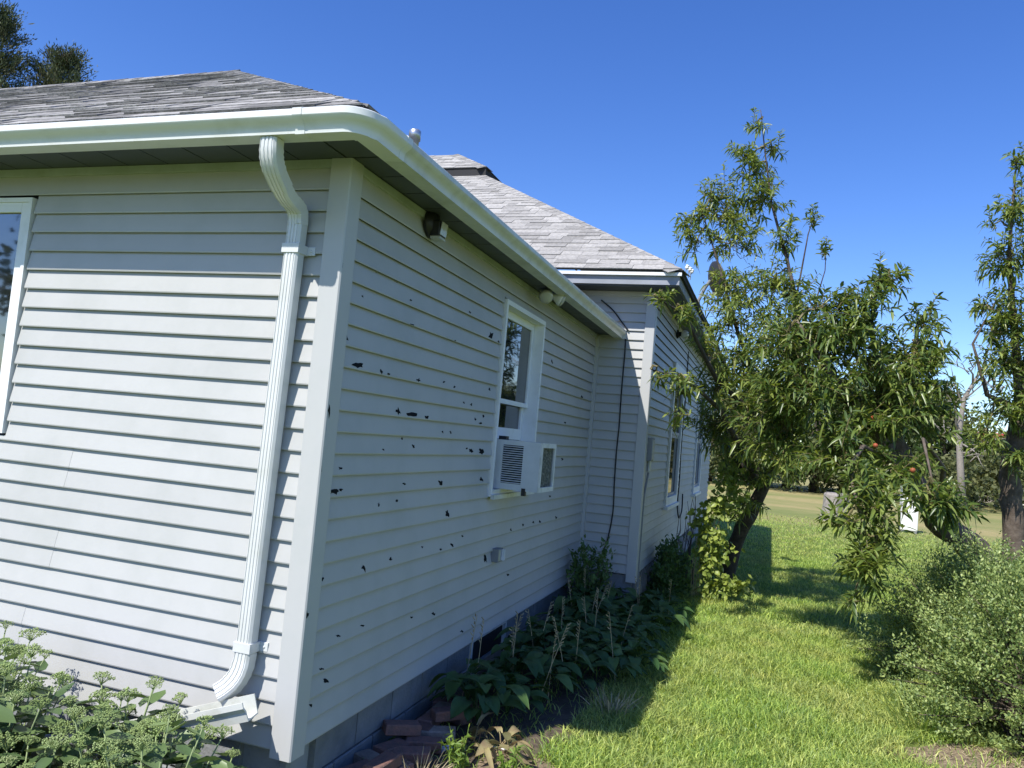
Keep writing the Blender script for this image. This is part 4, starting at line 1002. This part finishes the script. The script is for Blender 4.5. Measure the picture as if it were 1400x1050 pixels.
# ---- hostas
def hosta_mesh(L_, W_, pet, arch, droop, seed):
    """petiole plus a ribbed heart-shaped blade along +x; one mesh"""
    rg = random.Random(seed); V, F = [], []
    pts = [(0, 0, 0), (pet*.35, 0, pet*arch*.62), (pet*.8, 0, pet*arch*.98), (pet, 0, pet*arch)]
    for p in pts: V += [(p[0], -.005, p[2]), (p[0], .005, p[2])]
    for i in range(3): F.append((i*2, i*2+1, i*2+3, i*2+2))
    nU, nW = 6, 6; o = len(V); tw_ = rg.uniform(-.25, .25)
    for i in range(nU+1):
        t = i/nU; wv = W_*.5*(math.sin(math.pi*min(1, (t*.86+.12)))**.75)*(1 if t < 1 else .05)
        if i == 0: wv = W_*.30
        for k in range(nW+1):
            s = k/nW*2-1; x = pet+L_*t-(.16*L_*(abs(s)**1.5) if t < .25 else 0)*(1-t/.25 if t < .25 else 0)
            z = pet*arch+L_*(.10*math.sin(3*t)-droop*t*t)+wv*.42*abs(s)-abs(s)**2*wv*.25+.004*math.cos(k*math.pi)+rg.uniform(-.002, .002)
            V.append((x, s*wv, z+tw_*s*wv*t))
    for i in range(nU):
        for k in range(nW):
            a = o+i*(nW+1)+k; F.append((a, a+1, a+nW+2, a+nW+1))
    return V, F
hv = []
for i in range(6):
    v_, f_ = hosta_mesh(.17+.012*(i % 3), .115+.01*(i % 2), .20+.02*(i % 3), .75+.2*(i % 3), .30+.18*(i % 3), i); hv.append(mesh('leaf', v_, f_, M['hosta_leaf'], True))
wv_ = []
for i in range(3):
    v_, f_ = hosta_mesh(.16, .075, .16, .7, .95+.2*i, 30+i); wv_.append(mesh('leaf', v_, f_, M['wilt_leaf'], True))
v_, f_ = hosta_mesh(.12, .07, .14, .6, 1.25, 40); pale = mesh('leaf', v_, f_, M['pale_leaf'], True)
rgh = random.Random(19)
stalkm = MB().tube([(0, 0, 0), (.02, .0, .25), (.05, .01, .50)], [.003, .0025, .002], 5)
for q in range(7): stalkm.tube([(.035+.003*q, 0, .36+.022*q), (.05+.003*q, .012*(-1)**q, .375+.022*q)], [.004, .003], 4)
stalk = mesh('dry_stalk', stalkm.v, stalkm.f, M['straw'])
HP = []
y = 1.25
yy_ = 1.42
for i in range(12):
    for x in ((.20, .48, .76, 1.02) if i % 2 else (.34, .62, .90)):
        X_, Y_ = x+rgh.uniform(-.05, .05), 1.45+i*.33+rgh.uniform(-.06, .06)
        if X_+.16 < .42*Y_ and X_ < 1.08: HP.append((X_, Y_))
ORD = ['first', 'second', 'third', 'fourth', 'fifth', 'sixth', 'seventh', 'eighth', 'ninth', 'tenth', 'eleventh', 'twelfth', 'thirteenth', 'fourteenth', 'fifteenth']
def strip(x): return 'against the wall' if x < .36 else ('along the middle of the bed' if x < .74 else 'on the lawn side of the bed')
HP.sort(key=lambda q: q[1]); cnt_ = {}
for i, (x, y) in enumerate(HP):
    k_ = strip(x); cnt_[k_] = cnt_.get(k_, 0)+1
    root = thing('hosta', 'dark green hosta clump '+k_+', '+ORD[cnt_[k_]-1]+' from the near end', 'hosta', (x, y, 0), 'hostas in the shaded bed')
    nl = rgh.randint(18, 23); a0 = rgh.uniform(0, 6.28); sc0 = rgh.uniform(.64, .84)*(1.12 if x < .45 else 1.0)
    for k in range(nl):
        ring = k/nl; a = a0+k*2.399; s = sc0*(1.05-.25*(ring > .6)); tilt = -rgh.uniform(.0, .22) if ring < .6 else -rgh.uniform(.45, .85)
        if x < .35 and math.cos(a) < -.3: s *= .55
        link('leaf', hv[rgh.randrange(6)], root, (0, 0, .02), (rgh.uniform(-.15, .15), tilt, a), (s, s, s))
    for k in range(rgh.choice((0, 0, 1, 2))):
        link('dry_stalk', stalk, root, (rgh.uniform(-.05, .05), rgh.uniform(-.05, .05), .02), (rgh.uniform(-.2, .2), rgh.uniform(-.2, .2), rgh.uniform(0, 6.28)), (1, 1, rgh.uniform(.9, 1.15)))
wl = thing('wilted_hosta', 'wilted yellow and brown hosta in sun at the near end of the bed', 'hosta', (.56, 1.10, 0))
for k in range(26):
    a = rgh.uniform(0, 6.28); link('leaf', pale if k in (4, 9) else wv_[k % 3], wl, (rgh.uniform(-.13, .13), rgh.uniform(-.12, .12), .01), (rgh.uniform(-.9, .9), rgh.uniform(-.9, .35) if k not in (4, 9) else .25, a), (rgh.uniform(.4, .85), rgh.uniform(.3, .8), rgh.uniform(.4, .8)))

# ---- tufts and weeds
def tuft(name, label, cat, c, n, hgt, spread, m, wd=.008, seed=0, kind=None, group=None):
    rn = np.random.default_rng(seed); root = thing(name, label, cat, (c[0], c[1], 0), group)
    a = rn.uniform(0, 6.28, n); r_ = rn.random(n)*spread*.4; Pb = np.stack([r_*np.cos(a), r_*np.sin(a), np.zeros(n)], 1)
    ax = np.stack([np.cos(a)*rn.uniform(.1, .9, n), np.sin(a)*rn.uniform(.1, .9, n), np.ones(n)], 1)
    V, T = leaf_arrays(Pb, ax, rnd_dir(n), hgt*rn.uniform(.6, 1.2, n), wd*rn.uniform(.8, 1.3, n), rn.uniform(.1, .6, n))
    tag(link('blades', mesh_np('blades', V, T, m, True), root), kind='stuff'); return root
def weed(label, c, n, h, seed):
    rn = np.random.default_rng(seed); root = thing('weed', label, 'weed', (c[0], c[1], 0)); st = MB(); PP, AA = [], []
    for i in range(n):
        a = rn.uniform(0, 6.28); t_ = np.array([math.cos(a), math.sin(a), 0])*h*rn.uniform(.1, .6)+np.array([0, 0, h*rn.uniform(.6, 1)])
        st.tube([(0, 0, 0), tuple(t_*.5), tuple(t_)], [.004, .003, .002], 4)
        k = 14; tt = rn.uniform(.25, 1, k); PP.append(tt[:, None]*t_); AA.append(rn.normal(size=(k, 3))+np.array([0, 0, .5]))
    PP = np.concatenate(PP); AA = np.concatenate(AA); n_ = len(PP)
    V, T = leaf_arrays(PP, AA, rnd_dir(n_), rn.uniform(.03, .06, n_), rn.uniform(.008, .016, n_), rn.uniform(.1, .5, n_))
    tag(link('foliage', mesh_np('foliage', V, T, M['weed_leaf'], True), root), kind='stuff'); st.build('stems', M['weed_leaf'], root)
weed('bright green weed in sun beside the loose bricks', (.50, .86), 12, .24, 5)
weed('bright green weed in front of the wilted hosta', (.80, .78), 12, .20, 6)
tuft('grass_tuft', 'long dark grass tuft at the foot of the nearest shrub', 'grass tuft', (3.02, 3.05), 130, .34, .5, M['grass'], .009, 7)
tuft('dry_tuft', 'dry brown tuft of dead stalks in front of the hostas', 'grass tuft', (1.05, 2.15), 70, .24, .3, M['straw'], .005, 8)
tuft('dry_tuft', 'dry straw tuft at the edge of the loose brick heap', 'grass tuft', (.36, .66), 60, .20, .25, M['straw'], .005, 10)

# ---- stonecrop in the front bed
rgq = random.Random(23)
sl = []
for i in range(4):
    V, T = leaf_arrays(np.zeros((1, 3)), np.array([[1., 0, .25]]), np.array([[0, 0, 1.]]), np.array([.070+.008*i]), np.array([.036+.003*i]), np.array([.15+.1*i]), fold=.22, shape=(1, .95))
    sl.append(mesh_np('leaf', V, T, M['sedum_leaf'], True))
def head_mesh(seed, rad):
    rg = random.Random(seed); b = MB(); n = 0
    # umbel of short rays, each ending in a knot of buds
    for k in range(17):
        a = k*2.399; rr_ = rad*math.sqrt((k+.5)/17); z = .020+.020*(1-(rr_/rad)**2)+rg.uniform(-.006, .006)
        c = Vector((rr_*math.cos(a), rr_*math.sin(a), z)); b.tube([(0, 0, -.012), tuple(c*.6), tuple(c)], [.0016, .0014, .0012], 3, False)
        for q in range(9):
            d = Vector((rg.gauss(0, 1), rg.gauss(0, 1), rg.gauss(.25, .8))).normalized()*rg.uniform(.005, .011); p = c+d; r_ = rg.uniform(.0028, .0045)
            b.add([p+Vector((r_, 0, 0)), p+Vector((-r_, 0, 0)), p+Vector((0, r_, 0)), p+Vector((0, -r_, 0)), p+Vector((0, 0, r_)), p+Vector((0, 0, -r_))],
                  [(0, 2, 4), (2, 1, 4), (1, 3, 4), (3, 0, 4), (2, 0, 5), (1, 2, 5), (3, 1, 5), (0, 3, 5)])
    return mesh('flower_head', b.v, b.f, M['sedum_bud'])
heads = [head_mesh(i, .038+.006*i) for i in range(4)]
SP = [(-.18, -.62, 'stonecrop clump nearest the downspout with pale green flower heads'), (-.52, -.48, 'stonecrop clump tucked against the wall behind the splash trough'), (-.58, -.84, 'stonecrop clump at the bottom edge in front of the others'),
      (-.98, -.60, 'tall stonecrop clump with raised flower heads in the middle of the front bed'), (-1.36, -.42, 'stonecrop clump at the left edge close to the wall'), (-1.02, -1.0, 'leafy stonecrop clump in the bottom left corner'), (-.18, -.30, 'small stonecrop clump under the mouth of the downspout'), (-.20, -.92, 'low stonecrop clump at the near corner of the front bed'), (-1.55, -.85, 'stonecrop clump beyond the left edge of the front bed')]
for i, (x, y, lb) in enumerate(SP):
    small = i in (6,); root = thing('stonecrop', lb, 'stonecrop', (x, y, 0), 'stonecrop clumps in the front bed')
    ns = 8 if small else rgq.randint(20, 24); H = .30 if small else {3: .70, 4: .70, 7: .46, 2: .50, 5: .56}.get(i, .62)
    for k in range(ns):
        a = k*2.399+i; r_ = .23*math.sqrt((k+.5)/ns)*(.6 if small else 1); b0 = Vector((r_*.4*math.cos(a), r_*.4*math.sin(a), 0)); h = H*rgq.uniform(.74, 1.06)*(1-.18*(r_/.23)**2)
        t_ = Vector((r_*1.15*math.cos(a), r_*1.15*math.sin(a), h)); mid = b0.lerp(t_, .5)+Vector((-r_*.15*math.cos(a), -r_*.15*math.sin(a), .02))
        MB().tube([b0, mid, t_], [.0045, .0035, .003], 5).build('stem', M['sedum_stem'], root, True)
        hr = rgq.uniform(.55, 1.15)
        if rgq.random() < .85: link('flower_head', heads[rgq.randrange(4)], root, t_, (rgq.uniform(-.25, .25), rgq.uniform(-.25, .25), rgq.uniform(0, 6.28)), (hr, hr, hr))
        for q in range(14):
            t = .15+.84*q/14; p = b0*(1-t)**2+mid*2*t*(1-t)+t_*t*t
            s = rgq.uniform(.9, 1.6); link('leaf', sl[rgq.randrange(4)], root, p, (rgq.uniform(-.5, .5), rgq.uniform(-.55, .25), a+q*2.2+rgq.uniform(-.4, .4)), (s, s, s))
dl = thing('daylily', 'dark strap-leaved daylily at the left edge behind the stonecrop', 'daylily', (-1.30, -.62, 0))
for k in range(9):
    a = k*2.399; V, T = leaf_arrays(np.zeros((1, 3)), np.array([[math.cos(a)*.35, math.sin(a)*.35, 1.]]), np.array([[math.cos(a), math.sin(a), .2]]), np.array([.78+.05*(k % 3)]), np.array([.022]), np.array([.10+.06*(k % 4)]))
    link('leaf', mesh_np('leaf', V, T, M['hosta_leaf'], True), dl)

# ---- grass
def blades(x0, x1, y0, y1, dens, h, wd, seed, keep=None):
    rn = np.random.default_rng(seed); n = int((x1-x0)*(y1-y0)*dens); x = rn.uniform(x0, x1, n); y = rn.uniform(y0, y1, n)
    m = np.ones(n, bool) if keep is None else keep(x, y, rn); x, y = x[m], y[m]; n = len(x)
    cl = .5+.5*np.sin(x*5.1+1.3*np.sin(y*3.7))*np.sin(y*4.3+1.7*np.sin(x*2.9)); hh = h*rn.uniform(.45, 1.25, n)*(.65+.6*cl); a = rn.uniform(0, 6.28, n); ln = rn.uniform(.3, 1.7, n)*hh
    dx, dy = np.cos(a), np.sin(a); b2 = a+rn.uniform(-.9, .9, n)+1.57; w_ = wd*rn.uniform(.6, 1.3, n)*.5; sx_, sy_ = np.cos(b2)*w_, np.sin(b2)*w_
    z0 = np.zeros(n)
    V = np.stack([np.stack([x-sx_, y-sy_, z0], 1), np.stack([x+sx_, y+sy_, z0], 1), np.stack([x+dx*ln*.4-sx_*.8, y+dy*ln*.4-sy_*.8, hh*.62], 1),
                  np.stack([x+dx*ln*.4+sx_*.8, y+dy*ln*.4+sy_*.8, hh*.62], 1), np.stack([x+dx*ln, y+dy*ln, hh*rn.uniform(.7, 1.0, n)], 1)], 1).reshape(-1, 3)
    T = np.array([(0, 1, 3), (0, 3, 2), (2, 3, 4)]); T = (T[None]+(np.arange(n)*5)[:, None, None]).reshape(-1, 3); return V, T
def lawn_keep(x, y, rn):
    bed = ((x-.40)/.50)**2+((y-2.95)/2.70)**2 < 1
    bare = ((x-3.45)/.60)**2+((y-2.55)/.40)**2 < 1
    wb = ((x-.82)/.26)**2+((y-.95)/.26)**2 < 1
    hs_ = ((x-3.86)/.55)**2+((y-3.3)/.5)**2 < 1
    house_ = (x < .10) & (y > -.1) & (y < L) | (x < W2+.08) & (y >= L-.1) & (y < 15.3)
    r_ = rn.random(len(x)); fade = rn.random(len(x)) < 1.05-np.clip((y-12.5)/11, 0, 1)
    return fade & ~house_ & ~(bed & (r_ > .06)) & ~(bare & (r_ > .10)) & ~(wb & (r_ > .15)) & ~hs_
parts = [blades(-2.2, 4.6, -2.9, .1, 1500, .060, .009, 4, lambda x, y, rn: ~(((x+1.1)/1.55)**2+((y+.55)/.55)**2 < 1)), blades(4.4, 8.0, .1, 5.6, 1500, .062, .009, 5, lawn_keep), blades(.1, 4.4, .1, 5.6, 6200, .070, .0062, 1, lawn_keep), blades(.6, 6.4, 5.6, 12.5, 2600, .062, .0085, 2, lawn_keep), blades(.6, 10.0, 12.5, 24, 800, .055, .013, 3, lawn_keep)]
V = []; T = []; o_ = 0
for a, b_ in parts: V.append(a); T.append(b_+o_); o_ += len(a)
gr = link('grass', mesh_np('grass', np.concatenate(V), np.concatenate(T), M['grass']))
tag(gr, 'bright green ragged lawn grass between the house and the shrubs', 'grass', kind='stuff')

V, T = blades(2.9, 4.2, 2.15, 2.98, 900, .05, .006, 9, lambda x, y, rn: ((x-3.45)/.62)**2+((y-2.55)/.42)**2 < 1)
V[:, 2] = V[:, 2]*.35+.012
tag(link('dry_litter', mesh_np('dry_litter', V, T, M['straw'])), 'dry straw litter on the bare soil at the shrub foot', 'litter', kind='stuff')

# ================================================================== background
def far_tree(label, x, y, h, r_, seed, m='far_leaf', n=2600, size=.26, low=.15, name='tree', group='trees beyond the lawn', trunk=True):
    rg = random.Random(seed); rn = np.random.default_rng(seed); root = thing(name, label, 'tree', (x, y, 0), group)
    if trunk:
        MB().tube([(0, 0, 0), (.1, 0, h*.3), (-.05, .1, h*.6), (.05, 0, h*.85)], [h*.035, h*.028, h*.018, h*.006], 8).build('trunk', M['bark_dark'], root, True)
    nb = 26; cs = []
    for _ in range(nb):
        u = rn.normal(size=3); u /= np.linalg.norm(u); u *= rn.random()**.35; zz = h*(low+.06)+(h*(1-low-.1))*(.5+.5*u[2]); k = math.sin(math.pi*min(.98, max(.06, ((zz/h)-low*.4)/(1-low*.4))**.8))
        cs.append((u[0]*r_*(.35+.65*k), u[1]*r_*(.35+.65*k), zz, r_*rg.uniform(.22, .42)))
    if trunk:
        for c in cs[:8]: MB().tube([(0, 0, h*.3+c[2]*.15), (c[0]*.6, c[1]*.6, c[2]*.8), (c[0], c[1], c[2])], [h*.012, h*.008, h*.003], 5).build('limb', M['bark_dark'], root)
    cs = np.array(cs); idx = rn.integers(0, nb, n); d = rnd_dir(n)*(rn.random(n)**.4)[:, None]*cs[idx, 3][:, None]; d[:, 2] *= .75
    Pp = cs[idx, :3]+d; Pp[:, 2] = np.maximum(Pp[:, 2], .1)
    V, T = small_leaf_arrays(Pp, rnd_dir(n), rnd_dir(n), size*rn.uniform(.6, 1.4, n), size*.7*rn.uniform(.7, 1.2, n))
    tag(link('crown', mesh_np('crown', V, T, M[m]), root), kind='stuff'); return root
FT = [(965, 48, 9.0, 3.6), (1000, 52, 8.0, 3.4), (1035, 46, 8.0, 3.2), (1072, 50, 9.5, 3.8), (1110, 47, 9.0, 3.6), (1150, 52, 9.5, 3.8), (1195, 49, 10.0, 3.8), (1240, 54, 9.5, 4.0), (1285, 50, 7.8, 3.4),
      (1330, 56, 6.0, 3.2), (1372, 52, 5.8, 3.0), (1415, 54, 6.4, 3.4), (920, 56, 10, 4.0), (1460, 50, 7.5, 3.6)]
names = ['dark leafy tree at the far edge of the lawn, just right of the house', 'second dark tree right of the house at the lawn edge', 'low branching tree at the lawn edge over the leaning trunk', 'broad dark tree on the lawn edge behind the mown strip', 'dark tree beyond the lawn left of the stump',
         'dark tree beyond the lawn directly behind the stump', 'tall tree beyond the lawn behind the peach canopy', 'broad tree far behind the drooping peach branch', 'lower tree beyond the lawn left of the dead tree', 'olive green scrubby tree right of the dead tree', 'olive green scrubby tree near the red-roofed shed', 'scrubby tree at the right edge beyond the lawn', 'tall tree hidden behind the rear wall', 'leafy tree beyond the right edge of the lawn']
for i, (fx_, fy_, h, r_) in enumerate(FT):
    p = px_on_z(fx_, 700, 0); d = p-CAM; k = (fy_-CAM[1])/d[1]; x = CAM[0]+d[0]*k
    far_tree(names[i], float(x), fy_, h*.88, r_, 200+i, m='far_olive' if 9 <= i <= 11 else 'far_leaf', n=4200, low=.04)
for i in range(12):
    fx_ = 940+i*42; p = px_on_z(fx_, 700, 0); d = p-CAM; k = (44+3*(i % 3)-CAM[1])/d[1]
    far_tree(ORD[i]+' low bush from the left in the undergrowth along the far lawn edge', float(CAM[0]+d[0]*k), 44+3*(i % 3), 2.6+.5*(i % 4), 2.4, 300+i, m='far_olive' if i > 8 else 'far_leaf', n=1100, low=0.0, name='bush', group='undergrowth bushes along the lawn edge', trunk=False)
# junipers beyond the front roof
def juniper(label, x, y, h, r_, seed):
    rn = np.random.default_rng(seed); root = thing('juniper_tree', label, 'tree', (x, y, 0))
    MB().tube([(0, 0, 0), (.05, .05, h*.5), (0, 0, h*.97)], [.28, .18, .03], 8).build('trunk', M['bark'], root, True); PP, AA = [], []; br = MB()
    for i in range(420):
        t = .30+.70*rn.random()**.8; a = rn.uniform(0, 6.28); rad = r_*(1.04-t)**.5*rn.uniform(.40, 1.1)+.08; b0 = np.array([0, 0, h*t-rad*.5]); tip = np.array([math.cos(a)*rad, math.sin(a)*rad, h*t+rad*.12])
        if i % 3 == 0: br.tube([tuple(b0), tuple((b0+tip)/2-np.array([0, 0, .03])), tuple(tip)], [.03, .02, .008], 4, False)
        k = 95; q = rn.uniform(.25, 1.04, k); PP.append(b0+(tip-b0)*q[:, None]+rn.normal(size=(k, 3))*.13); AA.append(unit(tip-b0)+rn.normal(size=(k, 3))*.5+np.array([0, 0, .5]))
    PP = np.concatenate(PP); AA = np.concatenate(AA); n = len(PP)
    V, T = small_leaf_arrays(PP, AA, rnd_dir(n), .15*rn.uniform(.6, 1.5, n), .040*rn.uniform(.7, 1.4, n)); br.build('branches', M['bark'], root)
    tag(link('crown', mesh_np('crown', V, T, M['juniper'], True), root), kind='stuff')
p = px(2, 12, 19.0); juniper('tall dark juniper rising behind the roof at the left edge', float(p[0]), 19.0, float(p[2]), 3.0, 401)
p = px(88, 74, 21.0); juniper('shorter brownish juniper behind the roof beside the tall one', float(p[0]), 21.0, float(p[2]), 3.6, 402)
# the yard in front of the house and across it, seen mirrored in the window panes
far_tree('leafy tree in the front yard left of the camera', -17, -14, 9, 3.4, 501, n=3000, low=.2, group=None)
far_tree('leafy shade tree in the side yard right of the camera', 9.5, 9.5, 7.5, 2.6, 502, n=4200, low=.18, group=None, size=.2)
# stump
p = px_on_z(1141, 712, 0.0); stp = thing('tree_stump', 'weathered grey tree stump on the mown lawn', 'stump', tuple(p))
rs = random.Random(8); sec = []
for zz, rr_ in ((0, .50), (.15, .42), (.45, .37), (.80, .36), (.86, .33)):
    sec.append([(rr_*(1+.10*math.sin(3*a+1)+.06*math.sin(7*a))*math.cos(a), rr_*(1+.10*math.sin(3*a+1)+.06*math.sin(7*a))*math.sin(a), zz) for a in np.linspace(0, 2*math.pi, 20, endpoint=False)])
MB().sweep(sec).build('bark', M['stump'], stp, False); MB().lathe([(.30, .862), (.29, .875), (.01, .88)], (0, 0, 0), n=16).build('cut_face', M['deadwood'], stp)
# white box
p = px_on_z(1241, 728, 0.0); wb = thing('white_cabinet', 'white upright box glimpsed through the drooping peach branches', 'cabinet', tuple(p))
bevel(MB().box((-.22, -.22, .06), (.22, .22, 1.25)).build('body', M['porcelain'], wb), .03); bevel(MB().box((-.25, -.25, 1.25), (.25, .25, 1.31)).build('lid', M['porcelain'], wb), .02)
for sx_ in (-.16, .16): MB().box((sx_-.04, -.2, 0), (sx_+.04, .2, .06)).build('foot', M['greybox'], wb)
# red shed
d = px_on_z(1384, 700, 0)-CAM; k = (62-CAM[1])/d[1]; shx = float(CAM[0]+d[0]*k)
sh = thing('shed', 'small grey shed with red roof glimpsed among the trees at the far right', 'shed', (shx, 62, 0))
for i in range(12): MB().box((-2.4+.4*i, -1.5, 0), (-2.03+.4*i, -1.46, 3.4)).build('plank', M['stump'], sh)
MB().box((-2.4, -1.46, 0), (2.4, 1.5, 3.4)).build('wall', M['stump'], sh)
MB().sweep([[(-2.7, -1.8, 3.3), (-2.7, 0, 4.9), (-2.7, 1.8, 3.3), (-2.7, 1.8, 3.42), (-2.7, 0, 5.05), (-2.7, -1.8, 3.42)], [(2.7, -1.8, 3.3), (2.7, 0, 4.9), (2.7, 1.8, 3.3), (2.7, 1.8, 3.42), (2.7, 0, 5.05), (2.7, -1.8, 3.42)]]).build('roof', M['red'], sh)
MB().box((-.6, -1.53, 0), (.6, -1.505, 2.2)).build('door', M['oldwhite'], sh)
